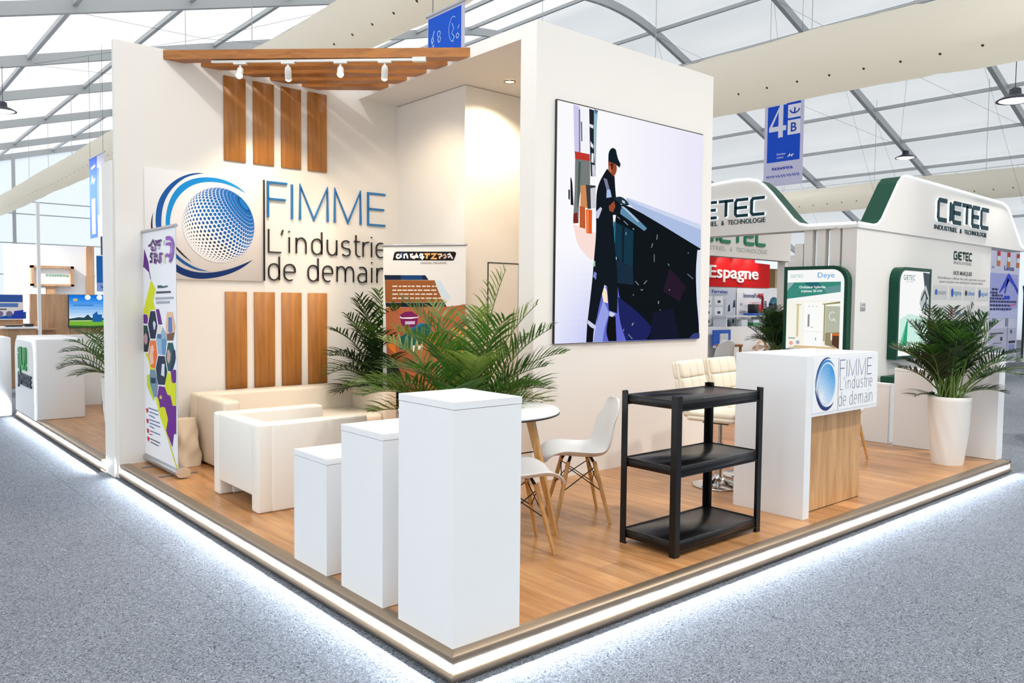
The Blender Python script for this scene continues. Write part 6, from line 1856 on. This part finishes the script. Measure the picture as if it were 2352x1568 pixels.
# ------------------------------------------------------------ neighbour stand at far left
nc = thing('neighbour_counter', 'white counter with green and dark raised letters on the far left platform', 'counter', (.17, 8.43, P))
a = MB(); a.box(-.06, .435, 7.83, 9.05, P, 1.035, WHITE, .012, 2); a.build('body', nc)
FN = facing_x(-.062, 9.05, 0)
a = MB(); a.prism(FN, rrect(.015, P + .005, 1.205, 1.0, .16, (0, 0, 1, 1)), 0, .02, WHITE); a.build('front_panel', nc)
a = MB()
pts = rrect(.015, P + .005, 1.205, 1.0, .16, (0, 0, 1, 1)); a.tube([FN(u, v, .012) for u, v in pts[1:]], .008, LEDL, 6); a.build('led_edge', nc)
NGR = mat('bright_green_letters', (0, 140, 60), rough=.3); NDK = mat('dark_slate_letters', (40, 54, 70), rough=.4)
a = MB(); a.text(FN, 'iJU!', .30, .66, .25, NGR, .024, ext=.012, width=.52, bold=.03); a.build('lettering', nc)
a = MB(); a.text(FN, 'JUMSSENE', .27, .47, .13, NDK, .024, ext=.012, width=.82, bold=.03); a.build('lettering', nc)
a = MB(); a.box(.435, 2.4, 9.0, 9.1, P, 1.03, WHITE); w = a
struct(w, 'wall_low', 'low white parapet behind the far left counter')
small('shoe_box', 'small black box on the far left platform below the parapet', 'box', lambda a: a.box(.80, .92, 8.5, 8.62, P, P + .16, BLK))
def k14(x, z): return (-1.83 + (x + 1.83) * 1.138, 1.51 + (z - 1.51) * 1.138)
def k20(x, z): return (-1.83 + (x + 1.83) * 1.554, 1.51 + (z - 1.51) * 1.554)
WOODF = wood_mat('far_oak', (176, 134, 100), (206, 166, 130), stretch=(6, 6, .7), bands=1.4)
F14 = facing_y(0, 14.0, 0); F20 = facing_y(0, 20.0, 0)
w = MB(); w.box(.93, 3.4, 14.0, 14.12, 0, 1.57, WOODF); w.box(-1.4, .86, 14.3, 14.4, 0, 1.56, WOODF)
for k in range(8):
    x = 1.56 + .14 * k
    w.box(x, x + .006, 13.996, 14.0, .72, .95, mat('dark_groove', (110, 80, 60)))
struct(w, 'wall_oak', 'low oak clad partition in the far left booth')
t = thing('landscape_screen', 'bright screen showing a blue sky over a green plant landscape, at far left', 'screen', (2.0, 13.97, .96))
a = MB(); a.box(1.53, 2.9, 13.95, 13.998, .955, 1.565, BLK); a.build('housing', t)
F14s = facing_y(0, 13.948, 0)
m = MB()
for j in range(8):
    c = Vector((20, 120, 230)).lerp(Vector((214, 234, 252)), j / 7)
    z1 = 1.56 - .055 * j
    m.rect(F14s, 1.535, z1 - .056, 2.895, z1, SCR, .001, tuple(c))
m.rect(F14s, 1.535, .96, 2.895, 1.12, SCR, .001, (120, 180, 60)); m.poly(F14s, [(1.535, 1.12), (1.7, 1.15), (1.78, 1.14), (1.85, 1.2), (1.9, 1.14), (2.2, 1.13), (2.895, 1.14), (2.895, 1.10), (1.535, 1.09)], SCR, .002, (40, 70, 80))
m.poly(F14s, [(1.93, 1.06), (2.09, 1.06), (2.09, 1.2), (2.02, 1.2), (2.0, 1.26), (1.96, 1.22), (1.93, 1.2)], SCR, .003, (30, 100, 170)); m.rect(F14s, 2.2, .98, 2.24, 1.4, SCR, .003, (40, 80, 100)); m.poly(F14s, [(1.535, .96), (2.895, .96), (2.895, .99), (2.2, 1.0), (1.9, .985), (1.535, 1.0)], SCR, .003, (50, 96, 50)); m.disc(F14s, 1.64, 1.47, .04, SCR, .003, 14, (200, 190, 120), ry=.03)
for x in (1.85, 2.05):
    m.disc(F14s, x, 1.52, .05, SCR, .003, 14, (240, 250, 255))
m.rect(F14s, 1.6, 1.36, 1.95, 1.385, SCR, .003, (60, 130, 210)); m.rect(F14s, 1.55, 1.075, 1.9, 1.09, SCR, .0035, (200, 220, 160))
m.build('picture', t)
FO = facing_y(0, 14.28, 0)
m = MB(); m.box(-.0 - .1, .86, 14.26, 14.28, 1.10, 1.56, WHITE_MATT)
F_ = facing_y(0, 14.26, 0)
m.poly(F_, [(.34, 1.12), (.9, 1.12), (.9, 1.25)], PRINT, .002, (30, 90, 190)); m.rect(F_, .45, 1.42, .85, 1.55, PRINT, .002, (50, 90, 170)); m.rect(F_, .45, 1.33, .78, 1.40, PRINT, .002, (90, 130, 200))
for x in (.5, .64):
    m.disc(F_, x, 1.21, .05, PRINT, .003, 12, (130, 120, 160))
m.poly(F_, [(.68, 1.12), (.86, 1.12), (.86, 1.28), (.72, 1.26)], PRINT, .003, (40, 70, 190)); m.rect(F_, .46, 1.28, .6, 1.30, PRINT, .003, (60, 60, 80))
tag(m.build('wall_poster', None, 'auto'), 'blue and white poster on the oak partition at the left border', 'poster')
small('display_shelf', 'narrow oak shelf on the partition left of the landscape screen', 'shelf', lambda a: (a.box(.98, 1.30, 13.7, 14.0, .93, .96, WOODF), a.box(.98, 1.16, 13.72, 14.0, .96, 1.08, WOODF)))
small('side_counter', 'oak side counter with a white top behind the far left white counter', 'counter', lambda a: (a.box(.38, .84, 13.0, 13.4, 0, .98, WOODF), a.box(.32, .86, 12.96, 13.42, .98, 1.01, WHITE)))
small('keyboard_tray', 'dark equipment lying on the oak side counter at far left', 'equipment', lambda a: (a.box(.42, .66, 13.1, 13.3, 1.01, 1.04, BLK), a.box(.70, .82, 13.1, 13.3, 1.01, 1.06, BLK)))
small('white_pole', 'slim white pole in front of the oak partition at far left', 'pole', lambda a: a.box(.855, .905, 12.9, 12.95, 0, 3.1, WHITE_MATT))
small('white_block', 'small white block beside the far left white counter', 'pedestal', lambda a: a.box(-.26, -.08, 9.3, 9.9, .0, 1.0, WHITE, .01, 1))
t = thing('lounge_chair', 'dark green tub chair at the left border of the photo', 'chair', (.05, 12.5, 0))
GRNC = mat('dark_green_fabric', (10, 48, 52), rough=.8)
a = MB(); a.box(-.62, .1, 12.2, 12.9, .18, .45, GRNC, .05, 3); a.build('seat', t)
a = MB(); a.box(-.02, .12, 12.2, 12.9, .18, 1.02, GRNC, .05, 3); a.build('backrest', t)
for (x, y) in ((-.56, 12.26), (-.56, 12.84), (.05, 12.26), (.05, 12.84)):
    a = MB(); a.rod((x, y, 0), (x, y, .2), .016, BLK); a.build('leg', t)
WB = mat('far_white_board', (244, 246, 248), rough=.6)
w = MB(); w.box(1.4, 3.18, 20.02, 20.1, 0, 2.80, WB); w.box(-3, 1.38, 21.0, 21.1, 0, 2.62, WB)
struct(w, 'wall_far_booth', 'tall white boards of a far booth at left')
small('oak_post', 'tall pale oak post at the end of the far white boards', 'post', lambda a: a.box(3.18, 3.36, 19.95, 20.1, 0, 2.82, WOODF))
t = thing('framed_sign', 'wood framed white sign with green scribbled letters at far left', 'sign', (2.35, 19.9, 1.7))
a = MB()
x0, x1, z0, z1 = 1.93, 2.86, 1.79, 2.29
a.box(x0, x1, 19.8, 19.98, z1 - .06, z1, WOODF); a.box(x0, x1, 19.8, 19.98, z0, z0 + .05, WOODF); a.box(x0, x0 + .06, 19.8, 19.98, z0, z1, WOODF); a.box(x1 - .07, x1, 19.8, 19.98, z0, z1, WOODF); a.box(2.25, 2.45, 19.85, 19.98, 0, z0, WOODF); a.build('frame', t)
m = MB(); Fq = facing_y(0, 19.9, 0); m.rect(Fq, x0 + .05, z0 + .04, x1 - .06, z1 - .05, WB, 0); m.rect(Fq, x0 + .05, z0 + .04, x1 - .06, z1 - .05, WB, -.03)
scribble(m, Fq, 2.25, 2.72, 2.02, .07, (90, 160, 110), 12, .014, .004); m.build('panel', t)
t = thing('blue_sign', 'tall blue sign board beside the wall end at far left', 'sign', (3.7, 19.8, 1.6))
m = MB(); m.box(3.36, 4.4, 19.78, 19.84, 1.66, 2.60, WHITE_MATT); Fq = facing_y(0, 19.78, 0); m.rect(Fq, 3.37, 1.90, 4.4, 2.58, PRINT, .003, (22, 96, 168)); m.rect(Fq, 3.37, 1.68, 4.4, 1.90, PRINT, .003, (120, 150, 200)); m.stroke(Fq, [(3.46, 1.82), (3.54, 1.74), (3.6, 1.82), (3.68, 1.76), (3.72, 1.82)], .03, PRINT, .005, None, (40, 70, 130)); m.build('board', t)
a = MB(); a.box(3.8, 3.88, 19.86, 19.94, 0, 2.58, WOODF); a.build('post', t)
a = MB(); a.rod((3.5, 19.8, 2.6), (3.5, 19.8, 3.1), .02, ALU_DARK); a.build('hanger', t)
small('blank_board', 'white board below the wood framed sign at far left', 'board', lambda a: (a.box(1.95, 2.24, 19.84, 19.88, 1.56, 1.76, WB), a.box(1.95, 2.0, 19.86, 19.88, 0, 1.56, WB)))
